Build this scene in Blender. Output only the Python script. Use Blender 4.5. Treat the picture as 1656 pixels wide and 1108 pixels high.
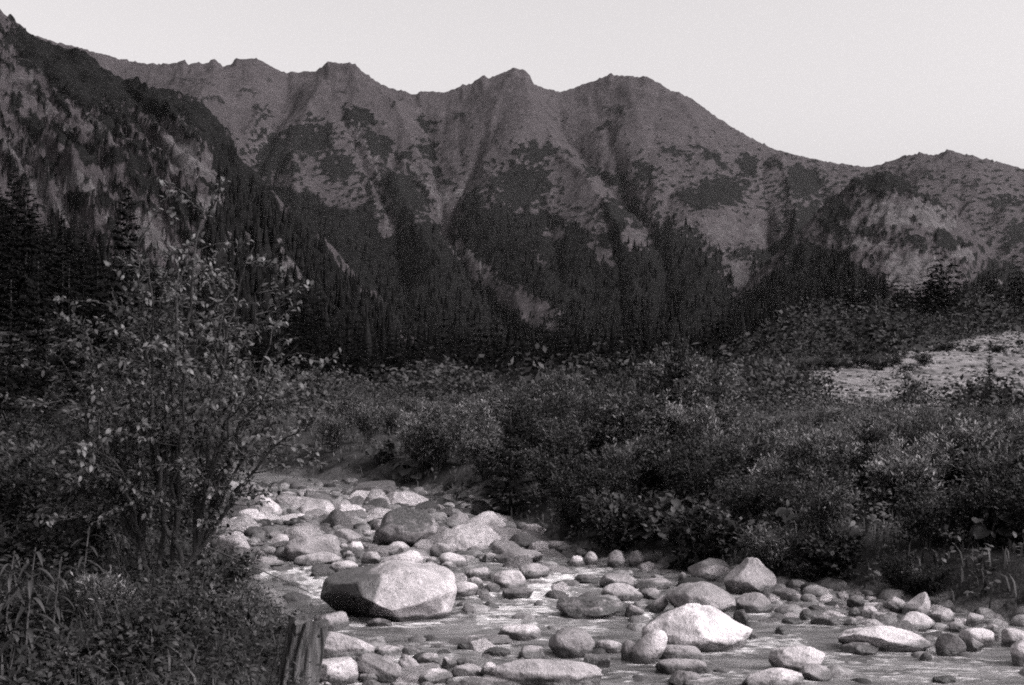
import bpy, math
import numpy as np
from mathutils import Vector

# ------------------------------------------------------------------ camera, sky, sun, exposure
F = 2300.0            # focal length in photograph pixels (50 mm on 36 mm film)
CX, HY = 828.0, 600.0 # principal column and horizon row in the photograph
HC = 2.2              # eye height above the stream
scene = bpy.context.scene
for o in list(bpy.data.objects):
    bpy.data.objects.remove(o)
COL = scene.collection
cam = bpy.data.cameras.new('camera')
cam.sensor_width = 36.0
cam.lens = F / 1656.0 * 36.0
cam.shift_y = (HY - 554.0) / 1656.0
cam.clip_start = 0.05
cam.clip_end = 20000.0
camo = bpy.data.objects.new('camera', cam)
camo.location = (0, 0, HC)
camo.rotation_euler = (math.pi / 2, 0, 0)
COL.objects.link(camo)
scene.camera = camo

SUN = Vector((0.78, -0.34, 0.76)).normalized()
TINT = (1.0, 0.962, 0.975)
world = bpy.data.worlds.new('World')
scene.world = world
world.use_nodes = True
wn = world.node_tree
wn.nodes.clear()
sky = wn.nodes.new('ShaderNodeTexSky')
sky.sky_type = 'NISHITA'
sky.sun_disc = False
sky.sun_elevation = math.asin(SUN.z)
sky.sun_rotation = math.atan2(SUN.x, SUN.y)
sky.air_density = 1.0
sky.dust_density = 6.0
sky.ozone_density = 1.0
bw = wn.nodes.new('ShaderNodeRGBToBW')
tint = wn.nodes.new('ShaderNodeMix')
tint.data_type = 'RGBA'
tint.blend_type = 'MULTIPLY'
tint.inputs[0].default_value = 1.0
tint.inputs[7].default_value = (*TINT, 1)
bg = wn.nodes.new('ShaderNodeBackground')
bg.inputs[1].default_value = 0.15
wo = wn.nodes.new('ShaderNodeOutputWorld')
wn.links.new(sky.outputs[0], bw.inputs[0])
wn.links.new(bw.outputs[0], tint.inputs[6])
wn.links.new(tint.outputs[2], bg.inputs[0])
wn.links.new(bg.outputs[0], wo.inputs[0])

sun = bpy.data.lights.new('sun', 'SUN')
sun.energy = 1.55
sun.angle = math.radians(14)
sun.color = TINT
suno = bpy.data.objects.new('sun', sun)
suno.rotation_euler = SUN.to_track_quat('Z', 'Y').to_euler()
COL.objects.link(suno)

vs = scene.view_settings
vs.view_transform = 'Standard'
vs.look = 'None'
vs.gamma = 1.0
vs.exposure = 1.28
vs.use_curve_mapping = False
scene.cycles.use_denoising = False
scene.cycles.max_bounces = 5
scene.cycles.diffuse_bounces = 2
scene.cycles.sample_clamp_indirect = 2.0
scene.cycles.filter_width = 1.9

R = np.random.RandomState(7)

# ------------------------------------------------------------------ helpers
def smooth(a, b, x):
    t = np.clip((np.asarray(x, float) - a) / (b - a), 0, 1)
    return t * t * (3 - 2 * t)

_perm = np.random.RandomState(11).permutation(1024)
_perm = np.concatenate([_perm, _perm, _perm])
_ang = np.random.RandomState(12).rand(1024) * 2 * np.pi
_gx, _gy = np.cos(_ang), np.sin(_ang)
_g3 = np.random.RandomState(13).randn(1024, 3)
_g3 /= np.linalg.norm(_g3, axis=1)[:, None]

def noise2(x, y):
    x = np.asarray(x, float); y = np.asarray(y, float)
    x, y = np.broadcast_arrays(x, y)
    xi = np.floor(x).astype(int); yi = np.floor(y).astype(int)
    xf, yf = x - xi, y - yi
    u = xf * xf * xf * (xf * (xf * 6 - 15) + 10); v = yf * yf * yf * (yf * (yf * 6 - 15) + 10)
    def g(i, j, dx, dy):
        h = _perm[(_perm[i & 1023] + (j & 1023)) & 1023]
        return _gx[h] * dx + _gy[h] * dy
    a = g(xi, yi, xf, yf); b = g(xi + 1, yi, xf - 1, yf)
    c = g(xi, yi + 1, xf, yf - 1); d = g(xi + 1, yi + 1, xf - 1, yf - 1)
    return ((a + u * (b - a)) + v * ((c + u * (d - c)) - (a + u * (b - a)))) * 1.45

def fbm2(x, y, oct=4, lac=2.03, gain=0.5):
    s = 0; a = 1.0; n = 0
    for k in range(oct):
        s = s + a * noise2(x + 17.3 * k, y - 9.1 * k); n += a
        x = x * lac; y = y * lac; a *= gain
    return s / n

def noise3(p):
    pi = np.floor(p).astype(int); f = p - pi
    w = f * f * f * (f * (f * 6 - 15) + 10)
    out = 0
    for dx in (0, 1):
        for dy in (0, 1):
            for dz in (0, 1):
                h = _perm[(_perm[(_perm[(pi[:, 0] + dx) & 1023] + pi[:, 1] + dy) & 1023] + pi[:, 2] + dz) & 1023]
                g = _g3[h]
                d = g[:, 0] * (f[:, 0] - dx) + g[:, 1] * (f[:, 1] - dy) + g[:, 2] * (f[:, 2] - dz)
                ww = (w[:, 0] if dx else 1 - w[:, 0]) * (w[:, 1] if dy else 1 - w[:, 1]) * (w[:, 2] if dz else 1 - w[:, 2])
                out = out + ww * d
    return out * 1.5

def fbm3(p, oct=3):
    s = 0; a = 1.0; n = 0
    for k in range(oct):
        s = s + a * noise3(p + 7.7 * k); n += a; p = p * 2.1; a *= 0.5
    return s / n

def mesh_np(name, V, faces, mat=None, sm=True, attrs=None):
    """faces: one (M,k) index array or a list of them"""
    if not isinstance(faces, list):
        faces = [faces]
    faces = [np.asarray(f, np.int32) for f in faces if len(f)]
    me = bpy.data.meshes.new(name)
    V = np.asarray(V, np.float32)
    me.vertices.add(len(V))
    me.vertices.foreach_set('co', V.ravel())
    loops = np.concatenate([f.ravel() for f in faces])
    tot = np.concatenate([np.full(len(f), f.shape[1], np.int32) for f in faces])
    st = np.concatenate([[0], np.cumsum(tot)[:-1]]).astype(np.int32)
    me.loops.add(len(loops))
    me.loops.foreach_set('vertex_index', loops)
    me.polygons.add(len(tot))
    me.polygons.foreach_set('loop_start', st)
    if sm:
        me.polygons.foreach_set('use_smooth', np.ones(len(tot), bool))
    me.update(calc_edges=True)
    for k, a in (attrs or {}).items():
        at = me.attributes.new(k, 'FLOAT', 'POINT')
        at.data.foreach_set('value', np.asarray(a, np.float32))
    if mat:
        me.materials.append(mat)
    return me

def obj(name, me, parent=None, loc=None, rot=None, scale=None):
    o = bpy.data.objects.new(name, me)
    COL.objects.link(o)
    if parent: o.parent = parent
    if loc is not None: o.location = loc
    if rot is not None: o.rotation_euler = rot
    if scale is not None: o.scale = scale
    return o

def tag(o, label=None, cat=None, group=None, kind=None):
    if label: o['label'] = label
    if cat: o['category'] = cat
    if group: o['group'] = group
    if kind: o['kind'] = kind
    return o

def thing(name, label, cat, loc, group=None, rotz=0.0, scale=None):
    return tag(obj(name, None, None, loc, (0, 0, rotz), scale), label, cat, group)

def grid_faces(nr, nc):
    i = np.arange(nr - 1)[:, None] * nc + np.arange(nc - 1)[None]
    i = i.ravel()
    return np.stack([i, i + 1, i + nc + 1, i + nc], 1)

def grey(v, warm=1.0):
    return (v, v * (1 - 0.035 * warm), v * (1 - 0.018 * warm), 1)

# ------------------------------------------------------------------ materials
class NT:
    def __init__(self, name):
        self.m = bpy.data.materials.new(name)
        self.m.use_nodes = True
        self.t = self.m.node_tree
        self.b = self.t.nodes['Principled BSDF']
    def n(self, kind, **kw):
        nd = self.t.nodes.new(kind)
        for k, v in kw.items(): setattr(nd, k, v)
        return nd
    def l(self, a, b): self.t.links.new(a, b)
    def coord(self, scale=(1, 1, 1), which='Object'):
        tc = self.n('ShaderNodeTexCoord'); mp = self.n('ShaderNodeMapping')
        mp.inputs['Scale'].default_value = scale
        self.l(tc.outputs[which], mp.inputs[0])
        return mp.outputs[0]
    def pos(self, scale=(1, 1, 1)):
        g = self.n('ShaderNodeNewGeometry'); mp = self.n('ShaderNodeMapping')
        mp.inputs['Scale'].default_value = scale
        self.l(g.outputs['Position'], mp.inputs[0])
        return mp.outputs[0]
    def noise(self, vec, scale, detail=4, rough=0.55, dist=0.0):
        nd = self.n('ShaderNodeTexNoise')
        nd.inputs['Scale'].default_value = scale
        nd.inputs['Detail'].default_value = detail
        nd.inputs['Roughness'].default_value = rough
        nd.inputs['Distortion'].default_value = dist
        if vec is not None: self.l(vec, nd.inputs['Vector'])
        return nd.outputs[0]
    def mr(self, v, a, b, c=0.0, d=1.0):
        nd = self.n('ShaderNodeMapRange')
        nd.inputs[1].default_value = a; nd.inputs[2].default_value = b
        nd.inputs[3].default_value = c; nd.inputs[4].default_value = d
        self.l(v, nd.inputs[0])
        return nd.outputs[0]
    def mix(self, f, a, b, mode='MIX'):
        nd = self.n('ShaderNodeMix', data_type='RGBA', blend_type=mode)
        for s, v in ((nd.inputs[0], f), (nd.inputs[6], a), (nd.inputs[7], b)):
            if hasattr(v, 'is_output') or isinstance(v, bpy.types.NodeSocket): self.l(v, s)
            else: s.default_value = v
        return nd.outputs[2]
    def math(self, op, a, b):
        nd = self.n('ShaderNodeMath', operation=op)
        for s, v in ((nd.inputs[0], a), (nd.inputs[1], b)):
            if isinstance(v, bpy.types.NodeSocket): self.l(v, s)
            else: s.default_value = v
        return nd.outputs[0]
    def attr(self, name):
        nd = self.n('ShaderNodeAttribute', attribute_name=name)
        return nd.outputs['Fac']
    def bump(self, h, strength, dist):
        nd = self.n('ShaderNodeBump')
        nd.inputs['Strength'].default_value = strength
        nd.inputs['Distance'].default_value = dist
        self.l(h, nd.inputs['Height'])
        self.l(nd.outputs[0], self.b.inputs['Normal'])
    def out(self, col, rough=0.9, spec=0.2):
        if isinstance(col, bpy.types.NodeSocket): self.l(col, self.b.inputs['Base Color'])
        else: self.b.inputs['Base Color'].default_value = col
        if isinstance(rough, bpy.types.NodeSocket): self.l(rough, self.b.inputs['Roughness'])
        else: self.b.inputs['Roughness'].default_value = rough
        self.b.inputs['Specular IOR Level'].default_value = spec
        return self.m

def mat_mountain():
    t = NT('mountain_surface')
    p = t.pos()
    fine = t.noise(p, 0.16, 6, 0.7)
    mid = t.noise(p, 0.022, 5, 0.6)
    grass = t.mix(t.mr(mid, .3, .7), grey(.042, 3.2), grey(.066, 3.2))
    grass = t.mix(t.mr(fine, .42, .75), grass, grey(.022, 2.6))
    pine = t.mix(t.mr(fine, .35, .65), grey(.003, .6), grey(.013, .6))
    streak = t.noise(t.pos((1, 1, .45)), .12, 8, .75)
    rock = t.mix(t.mr(streak, .35, .62), grey(.026, 2), grey(.105, 2))
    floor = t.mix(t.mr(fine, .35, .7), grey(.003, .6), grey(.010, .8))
    f = t.math('ADD', t.attr('veg'), t.mr(fine, .3, .7, -.28, .28))
    c = t.mix(t.mr(f, .42, .58), grass, pine)
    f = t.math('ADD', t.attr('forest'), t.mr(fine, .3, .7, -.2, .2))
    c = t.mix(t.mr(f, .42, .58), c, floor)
    f = t.math('ADD', t.attr('rock'), t.mr(fine, .3, .7, -.3, .3))
    c = t.mix(t.mr(f, .40, .65), c, rock)
    t.bump(fine, 1.0, 8.0)
    return t.out(c, .95, .05)

def mat_ground():
    t = NT('ground_surface')
    p = t.pos()
    a = t.noise(p, 3.0, 6, .65); b = t.noise(p, 22., 4, .6); d = t.noise(p, .12, 5, .6)
    soil = t.mix(t.mr(a, .35, .65), grey(.008), grey(.030))
    vor = t.n('ShaderNodeTexVoronoi'); vor.inputs['Scale'].default_value = 9.0
    t.l(p, vor.inputs['Vector'])
    gravel = t.mix(t.mr(b, .3, .7), grey(.025), grey(.10))
    gravel = t.mix(t.mr(vor.outputs['Distance'], .0, .6, 1, .35), gravel, grey(.08))
    fan = t.mix(t.mr(t.noise(p, .55, 9, .75), .38, .60), grey(.03, 1.5), grey(.155, 1.5))
    f = t.math('ADD', t.attr('bed'), t.mr(a, .3, .7, -.25, .25))
    c = t.mix(t.mr(f, .42, .6), soil, gravel)
    f = t.math('ADD', t.attr('fan'), t.mr(t.noise(p, .08, 6, .7), .3, .7, -.3, .3))
    c = t.mix(t.mr(f, .42, .6), c, fan)
    t.bump(b, .7, .05)
    return t.out(c, .95, .1)

def mat_rock():
    t = NT('river_stone')
    oi = t.n('ShaderNodeObjectInfo')
    tc = t.n('ShaderNodeTexCoord')
    va = t.n('ShaderNodeVectorMath', operation='ADD')
    rs = t.n('ShaderNodeVectorMath', operation='SCALE'); rs.inputs['Scale'].default_value = 37.0
    cmb = t.n('ShaderNodeCombineXYZ')
    for k in range(3): t.l(oi.outputs['Random'], cmb.inputs[k])
    t.l(cmb.outputs[0], rs.inputs[0])
    t.l(tc.outputs['Object'], va.inputs[0]); t.l(rs.outputs[0], va.inputs[1])
    p = va.outputs[0]
    a = t.noise(p, 5.0, 6, .62); b = t.noise(p, 42., 4, .7); big = t.noise(p, 2.2, 3, .5, .6)
    c = t.mix(t.mr(a, .34, .66), grey(.50), grey(1.12))
    c = t.mix(t.mr(b, .52, .68), c, grey(.38))
    c = t.mix(t.mr(big, .56, .72, 0, .55), c, grey(.42))
    c = t.mix(1.0, c, oi.outputs['Color'], 'MULTIPLY')
    # moss, lichen and dark algae on those stones that carry it
    geo = t.n('ShaderNodeNewGeometry'); sep = t.n('ShaderNodeSeparateXYZ')
    t.l(geo.outputs['Normal'], sep.inputs[0])
    mo = t.math('ADD', t.mr(sep.outputs[2], -.2, .9, -.25, .25), t.noise(p, 6., 5, .7))
    mo = t.math('MULTIPLY', t.mr(mo, .50, .66), oi.outputs['Alpha'])
    c = t.mix(mo, c, t.mix(t.mr(b, .4, .6), grey(.016), grey(.055)))
    wet = t.math('ADD', t.attr('wet'), t.mr(a, .3, .7, -.35, .35))  # waterline wet, with shade under the stones painted in
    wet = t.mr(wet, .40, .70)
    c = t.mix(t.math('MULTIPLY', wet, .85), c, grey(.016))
    h = t.math('ADD', t.math('MULTIPLY', a, .8), t.math('MULTIPLY', b, .16))
    t.bump(h, .8, .09)
    return t.out(c, t.mr(wet, 0, 1, .88, .35), .3)

def mat_water():
    t = NT('stream_water')
    p = t.pos((1.0, 3.2, 1.0))
    big = t.noise(p, 1.1, 4, .6, .8); fine = t.noise(p, 5.5, 6, .7, .5); vf = t.noise(p, 16., 4, .65)
    base = t.mix(t.mr(big, .34, .66), grey(.028), grey(.15))
    f = t.math('ADD', t.attr('foam'), t.mr(fine, .25, .75, -.55, .55))
    foam = t.mr(f, .34, 1.0)
    c = t.mix(foam, base, grey(.60))
    h = t.math('ADD', t.math('MULTIPLY', fine, 1.0), t.math('MULTIPLY', vf, .35))
    t.bump(h, .55, .10)
    return t.out(c, t.mr(foam, 0, 1, .10, .8), .5)

def mat_leaf(name, lo, hi, rough=.5, spec=.4, trans=.25, scale=1.5):
    t = NT(name)
    oi = t.n('ShaderNodeObjectInfo')
    a = t.noise(t.pos(), scale, 3, .6)
    geo = t.n('ShaderNodeNewGeometry')
    v = t.mr(t.math('ADD', t.math('MULTIPLY', geo.outputs['Random Per Island'], .6),
                    t.math('ADD', t.math('MULTIPLY', a, .5), t.math('MULTIPLY', oi.outputs['Random'], .35))), .35, 1.05)
    v = t.math('POWER', v, 2.0)
    c = t.mix(v, grey(lo, .7), grey(hi, .9))
    t.out(c, rough, spec)
    tr = t.n('ShaderNodeBsdfTranslucent'); t.l(c, tr.inputs[0])
    ms = t.n('ShaderNodeMixShader'); ms.inputs[0].default_value = trans
    t.l(t.b.outputs[0], ms.inputs[1]); t.l(tr.outputs[0], ms.inputs[2])
    t.l(ms.outputs[0], t.t.nodes['Material Output'].inputs[0])
    return t.m

def mat_bark(name, lo, hi, sc=(14, 14, 2.2)):
    t = NT(name)
    a = t.noise(t.coord(sc), 1.0, 6, .7, .4)
    c = t.mix(t.mr(a, .35, .65), grey(lo), grey(hi))
    t.bump(a, .9, .03)
    return t.out(c, .9, .15)

M = dict(mountain=mat_mountain(), ground=mat_ground(), rock=mat_rock(), water=mat_water(),
         tree_leaf=mat_leaf('tree_leaf', .004, .068, .50, .35, .15),
         shrub=mat_leaf('shrub_leaf', .006, .10, .6, .3, .2, .8),
         shrub_dark=mat_leaf('dark_shrub_leaf', .003, .024, .65, .25, .15, .8),
         weed=mat_leaf('weed_leaf', .003, .060, .6, .25, .2, 1.2),
         tallweed=mat_leaf('pale_weed_leaf', .02, .17, .65, .25, .2, 1.2),
         grass=mat_leaf('grass_blade', .004, .060, .65, .2, .2, 1.2),
         needle=mat_leaf('spruce_needle', .0015, .006, .85, .06, .03, .5),
         far_needle=mat_leaf('far_spruce_needle', .0015, .007, .9, .03, .03, .02),
         scrub=mat_leaf('valley_scrub', .005, .042, .75, .15, .12, .06),
         bark=mat_bark('dark_bark', .012, .050), stem=mat_bark('shrub_stem', .02, .07),
         stump=mat_bark('weathered_stump_wood', .010, .12, (30, 30, 3.0)),
         cut=mat_bark('stump_cut_face', .02, .07, (20, 20, 20)),
         dead=mat_bark('bleached_dead_wood', .16, .38, (20, 20, 3)))

# ------------------------------------------------------------------ valley floor
XL = np.array([(-5, 3.0), (0, 1.6), (5, .2), (8, -.85), (9.9, -1.45), (12.35, -1.85), (14.9, -3.1), (18, -4.1), (22.9, -4.9), (27, -6.6), (35, -12), (60, -24), (200, -60)])
XR = np.array([(-5, 11), (0, 9.5), (8, 7.2), (10.5, 5.6), (12.08, 4.4), (13.6, 3.4), (14.1, 2.4), (15.6, 1.75), (16.1, .6), (17.2, .3), (22.9, -1.0), (25, -3.0), (30, -7.5), (35, -11.5), (60, -23), (200, -59)])
def xl(Y): return np.interp(Y, XL[:, 0], XL[:, 1])
def xr(Y): return np.interp(Y, XR[:, 0], XR[:, 1])
def zs(Y):
    Y = np.asarray(Y, float)
    return np.where(Y < 30, .015 * (Y - 9), .315 + .002 * (Y - 30))
def U(x, Y): return CX + F * x / np.maximum(Y, .5)
def PY(z, Y): return HY - F * (z - HC) / np.maximum(Y, .5)

# raised bars of cobbles in the bed (photo column range, row range -> plan ellipses)
BARS = [(-2.6, 20.0, 2.2, 4.2, .22), (-.4, 18.2, 1.4, 2.2, .14), (2.9, 13.6, 1.0, .9, .20), (-.75, 10.2, .9, .9, .14),
        (3.6, 11.9, 1.0, .8, .12), (-2.6, 15.2, .9, 1.1, .05), (-3.6, 17, 1.4, 2, .18)]
def ground(x, Y, fine=True):
    x = np.asarray(x, float); Y = np.asarray(Y, float)
    w = zs(Y)
    dl = xl(Y) - x; dr = x - xr(Y)
    wob = .35 * fbm2(x * .8 + 3, Y * .8, 3)
    dl = dl + wob; dr = dr + wob
    bed = -.16 + .10 * fbm2(x * .9, Y * .9, 3)
    for bx, by, rx, ry, h in BARS:
        bed = bed + h * np.exp(-((x - bx) / rx) ** 2 - ((Y - by) / ry) ** 2)
    hl = np.interp(Y, [0, 4, 9, 13, 18, 30, 80], [.75, 1.0, 1.0, .55, .40, .5, .8])
    L = smooth(-.15, 1.15, dl) * hl + .012 * np.clip(dl - 1, 0, 40)
    hr = np.interp(Y, [0, 15, 20, 30], [.5, .40, .40, .45])
    Rr = smooth(-.1, 1.0, dr) * hr + .030 * np.clip(dr - .8, 0, 9)
    inside = smooth(.25, -.35, np.maximum(dl, dr))
    z = w + bed * inside + np.where(dl > dr, L, Rr)
    out = 1 - inside
    z = z + out * .10 * fbm2(x * .7 + 5, Y * .7, 3) + out * smooth(40, 120, Y) * .8 * fbm2(x * .05, Y * .05, 3)
    u = U(x, Y)
    z = z + smooth(1120, 1330, u) * np.clip(Y - 62, 0, 400) * .053 * smooth(52, 100, Y)
    z = z + smooth(420, 100, u) * np.clip(Y - 30, 0, 400) * .05
    return z

def fan_grid(us, Ys, zf):
    uu, YY = np.meshgrid(us, Ys)
    X = (uu - CX) / F * YY
    return uu, YY, X, zf(X, YY)

us = np.linspace(-600, 2300, 380)
Ys = np.concatenate([np.linspace(3.0, 30, 230), np.geomspace(30.3, 640, 140)])
uu, YY, X, Z = fan_grid(us, Ys, ground)
d = np.maximum(xl(YY) - X, X - xr(YY))
bed = smooth(.7, -.2, d) * smooth(45, 32, YY)
py = PY(Z, YY)
fan = np.zeros_like(Z)
def poly_between(u, py, top, bot):
    t = np.interp(u, [a for a, b in top], [b for a, b in top]); bb = np.interp(u, [a for a, b in bot], [b for a, b in bot])
    return smooth(-6, 6, py - t) * smooth(-6, 6, bb - py)
_w = 22 * fbm2(uu / 30., py / 9., 4)
fan = poly_between(uu + 40 * fbm2(uu / 40. + 9, py / 12., 3), py + _w, [(1150, 640), (1270, 610), (1370, 585), (1450, 578), (1560, 548), (1656, 536), (1900, 520)],
                   [(1150, 640), (1290, 655), (1480, 660), (1656, 650), (1900, 650)]) * smooth(1260, 1320, uu) * smooth(24, 30, YY)
V = np.stack([X, YY, Z], -1).reshape(-1, 3)
near = obj('ground', mesh_np('ground', V, grid_faces(len(Ys), len(us)), M['ground'], True, dict(bed=bed.ravel(), fan=fan.ravel())))
tag(near, kind='structure')
# ground round and behind the camera
ub, vb = np.meshgrid(np.linspace(-400, 400, 100), np.linspace(-400, 3.2, 120))
zb = ground(ub, np.maximum(vb, 3.0)) - .05
back = obj('ground_behind', mesh_np('ground_behind', np.stack([ub, vb, zb], -1).reshape(-1, 3), grid_faces(120, 100), M['ground'], True,
           dict(bed=np.zeros(ub.size), fan=np.zeros(ub.size))))
tag(back, kind='structure')

# ------------------------------------------------------------------ mountains
RIDGE = [(-700, -190), (-300, -60), (-100, 20), (0, 38), (60, 58), (100, 70), (150, 82), (195, 95), (240, 103), (285, 103), (297, 96), (304, 104), (318, 99), (331, 104),
         (346, 94), (360, 107), (372, 105), (381, 95), (415, 94), (440, 108), (465, 119), (473, 115), (510, 115), (530, 100), (575, 103), (590, 118),
         (620, 138), (655, 148), (672, 152), (680, 147), (720, 149), (760, 135), (783, 121), (791, 126), (830, 110), (850, 113), (858, 122), (863, 137),
         (885, 143), (905, 148), (925, 143), (960, 130), (985, 121), (1020, 122), (1050, 124), (1080, 143), (1120, 160), (1160, 190), (1210, 220),
         (1250, 240), (1300, 253), (1340, 262), (1370, 265), (1400, 270), (1430, 264), (1460, 252), (1490, 247), (1510, 251), (1535, 242), (1560, 250),
         (1600, 258), (1656, 273), (1800, 300), (2400, 260)]
RIDGE = np.array(RIDGE, float)
GULLY = [  # polylines (column,row), width px, depth m (negative: spur)
    ([(685, 146), (700, 230), (720, 335), (765, 420), (850, 510), (900, 580)], 24, 34),
    ([(575, 165), (620, 230), (668, 290), (718, 335)], 13, 15),
    ([(790, 190), (770, 250), (740, 305), (722, 335)], 15, 16),
    ([(535, 150), (585, 240), (612, 300), (640, 380), (660, 470)], 10, 14),
    ([(470, 118), (445, 190), (405, 270), (390, 340)], 22, 20),
    ([(520, 200), (480, 250), (430, 290)], 10, 10),
    ([(890, 146), (915, 215), (985, 285), (1050, 345), (1090, 480)], 22, 24),
    ([(1060, 190), (1050, 260), (1040, 330)], 9, 6),
    ([(1130, 190), (1190, 280), (1240, 370), (1290, 480)], 16, 20),
    ([(1230, 240), (1235, 300), (1242, 370)], 9, 10),
    ([(1300, 255), (1335, 320), (1340, 400)], 14, 18),
    ([(860, 300), (890, 360), (905, 440)], 9, 12),
    ([(960, 330), (985, 400), (1010, 480)], 9, 12),
    ([(835, 112), (862, 200), (905, 270), (965, 345), (1000, 420)], 34, -30),
    ([(835, 112), (800, 190), (780, 260), (800, 330)], 20, -14),
    ([(548, 100), (500, 190), (470, 260), (480, 340)], 26, -22),
    ([(580, 106), (640, 190), (690, 270)], 20, -16),
    ([(655, 240), (640, 320), (690, 420)], 20, -16),
    ([(1010, 120), (1030, 200), (1070, 280)], 26, -8),
    ([(1060, 130), (1150, 240), (1220, 330), (1240, 430)], 30, -16),
    ([(395, 95), (330, 170), (300, 230)], 24, -20),
    ([(400, 96), (420, 170), (400, 230)], 14, -10),
    ([(1250, 240), (1275, 310), (1290, 390)], 18, -16),
    ([(1535, 244), (1490, 300), (1470, 350)], 24, -16), ([(1540, 244), (1590, 300), (1630, 360)], 24, -14), ([(1560, 270), (1550, 330), (1560, 390)], 12, 12),
]
_r = np.random.RandomState(77)
_main = [g for g in GULLY if g[2] > 12]
for _ in range(95):
    u0 = _r.uniform(220, 1660); p0 = np.interp(u0, RIDGE[:, 0], RIDGE[:, 1]) + _r.uniform(8, 170); ln = _r.uniform(50, 150)
    best = min(_main, key=lambda g: abs(np.interp(p0 + ln, [q[1] for q in g[0]], [q[0] for q in g[0]]) - u0))
    tgt = np.interp(p0 + ln, [q[1] for q in best[0]], [q[0] for q in best[0]])
    sh = np.clip((tgt - u0) * .9, -1.25 * ln, 1.25 * ln)
    w = _r.uniform(3.5, 8)
    GULLY.append(([(u0, p0), (u0 + sh * .35 + _r.uniform(-5, 5), p0 + ln * .5), (u0 + sh, p0 + ln)], w, w * _r.uniform(.4, .75) * (1 if _r.rand() < .7 else -1)))
def poly_u(pl, py):
    a = np.array(pl, float)
    return np.interp(py, a[:, 1], a[:, 0])
RS_U = np.arange(-700, 2401, 10.0)
_rp = np.interp(RS_U, RIDGE[:, 0], RIDGE[:, 1])
_k = np.exp(-(np.arange(-20, 21) / 9.0) ** 2); _k /= _k.sum()
RS_P = np.convolve(np.pad(_rp, 20, mode='edge'), _k, 'valid') + 6
_k = np.exp(-(np.arange(-20, 21) / 3.0) ** 2); _k /= _k.sum()
RS_Q = np.convolve(np.pad(_rp, 20, mode='edge'), _k, 'valid') + 2
Y0M, YRM = 380.0, 2700.0
def z_main(u, Y, detail=True):
    pr = np.interp(u, RIDGE[:, 0], RIDGE[:, 1])
    Yr = YRM + 220 * fbm2(u / 300., 3.3 + 0 * u, 2)
    Zr = HC + (HY - pr) / F * Yr
    t = (Y - Y0M) / (Yr - Y0M)
    tc = np.clip(t, 0, 1)
    ps = np.interp(u, RS_U, RS_P)
    Zs = HC + (HY - ps) / F * Yr
    Z2 = HC + (HY - np.interp(u, RS_U, RS_Q)) / F * Yr
    z = 3.0 + (Zs - 3.0) * tc ** 1.9 + (Z2 - Zs) * smooth(.55, .95, tc) + (Zr - Z2) * smooth(.90, 1.0, tc + .03 * noise2(u / 30., 8.8))
    over = np.clip(t - 1, 0, 9)
    z = z - over * (Yr - Y0M) * .7
    pyb = PY(z, Y)
    win = smooth(.08, .30, tc) * (1 - smooth(.93, 1.0, tc))
    dz = 0
    for pl, w, dep in GULLY:
        d = (u - poly_u(pl, pyb))
        small = abs(dep) < 9
        env = smooth(pl[0][1] - (4 if small else 10), pl[0][1] + (25 if small else 60), pyb) * smooth(pl[-1][1] + (30 if small else 70), pl[-1][1] - 20, pyb)
        wv = d + 5 * fbm2(u / 25. + w, pyb / 22., 2)
        dz = dz - dep * env * np.exp(-np.abs(wv / (1.2 * w)))
    rid = 1 - np.abs(fbm2(u / 55. + .25 * fbm2(u / 90., tc * 5, 2), tc * 3.2 + 4, 3)) * 2
    dz = dz + 2.5 * (rid - .5) + 20 * fbm2(u / 130. + 2, pyb / 75., 2)
    if detail:
        x = (u - CX) / F * Y
        dz = dz + 6 * fbm2(x / 90., Y / 90., 4) + 3.0 * (1 - 2.2 * np.abs(fbm2(x / 34. + 5, Y / 70., 4)))
    z = z + dz * win
    if detail:   # rocky crest
        x = (u - CX) / F * Y
        cr = smooth(.86, .97, tc)
        z = z + cr * (3.0 * fbm2(u / 14., 2.2 + tc * 12, 3) + 8.0 * np.maximum(0, fbm2(u / 8., 5 + tc * 24, 3) - .08) + 1.5 * fbm2(u / 3.5, 5 + tc * 60, 2)) * smooth(1.3, 1.0, t)
    return z

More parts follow.
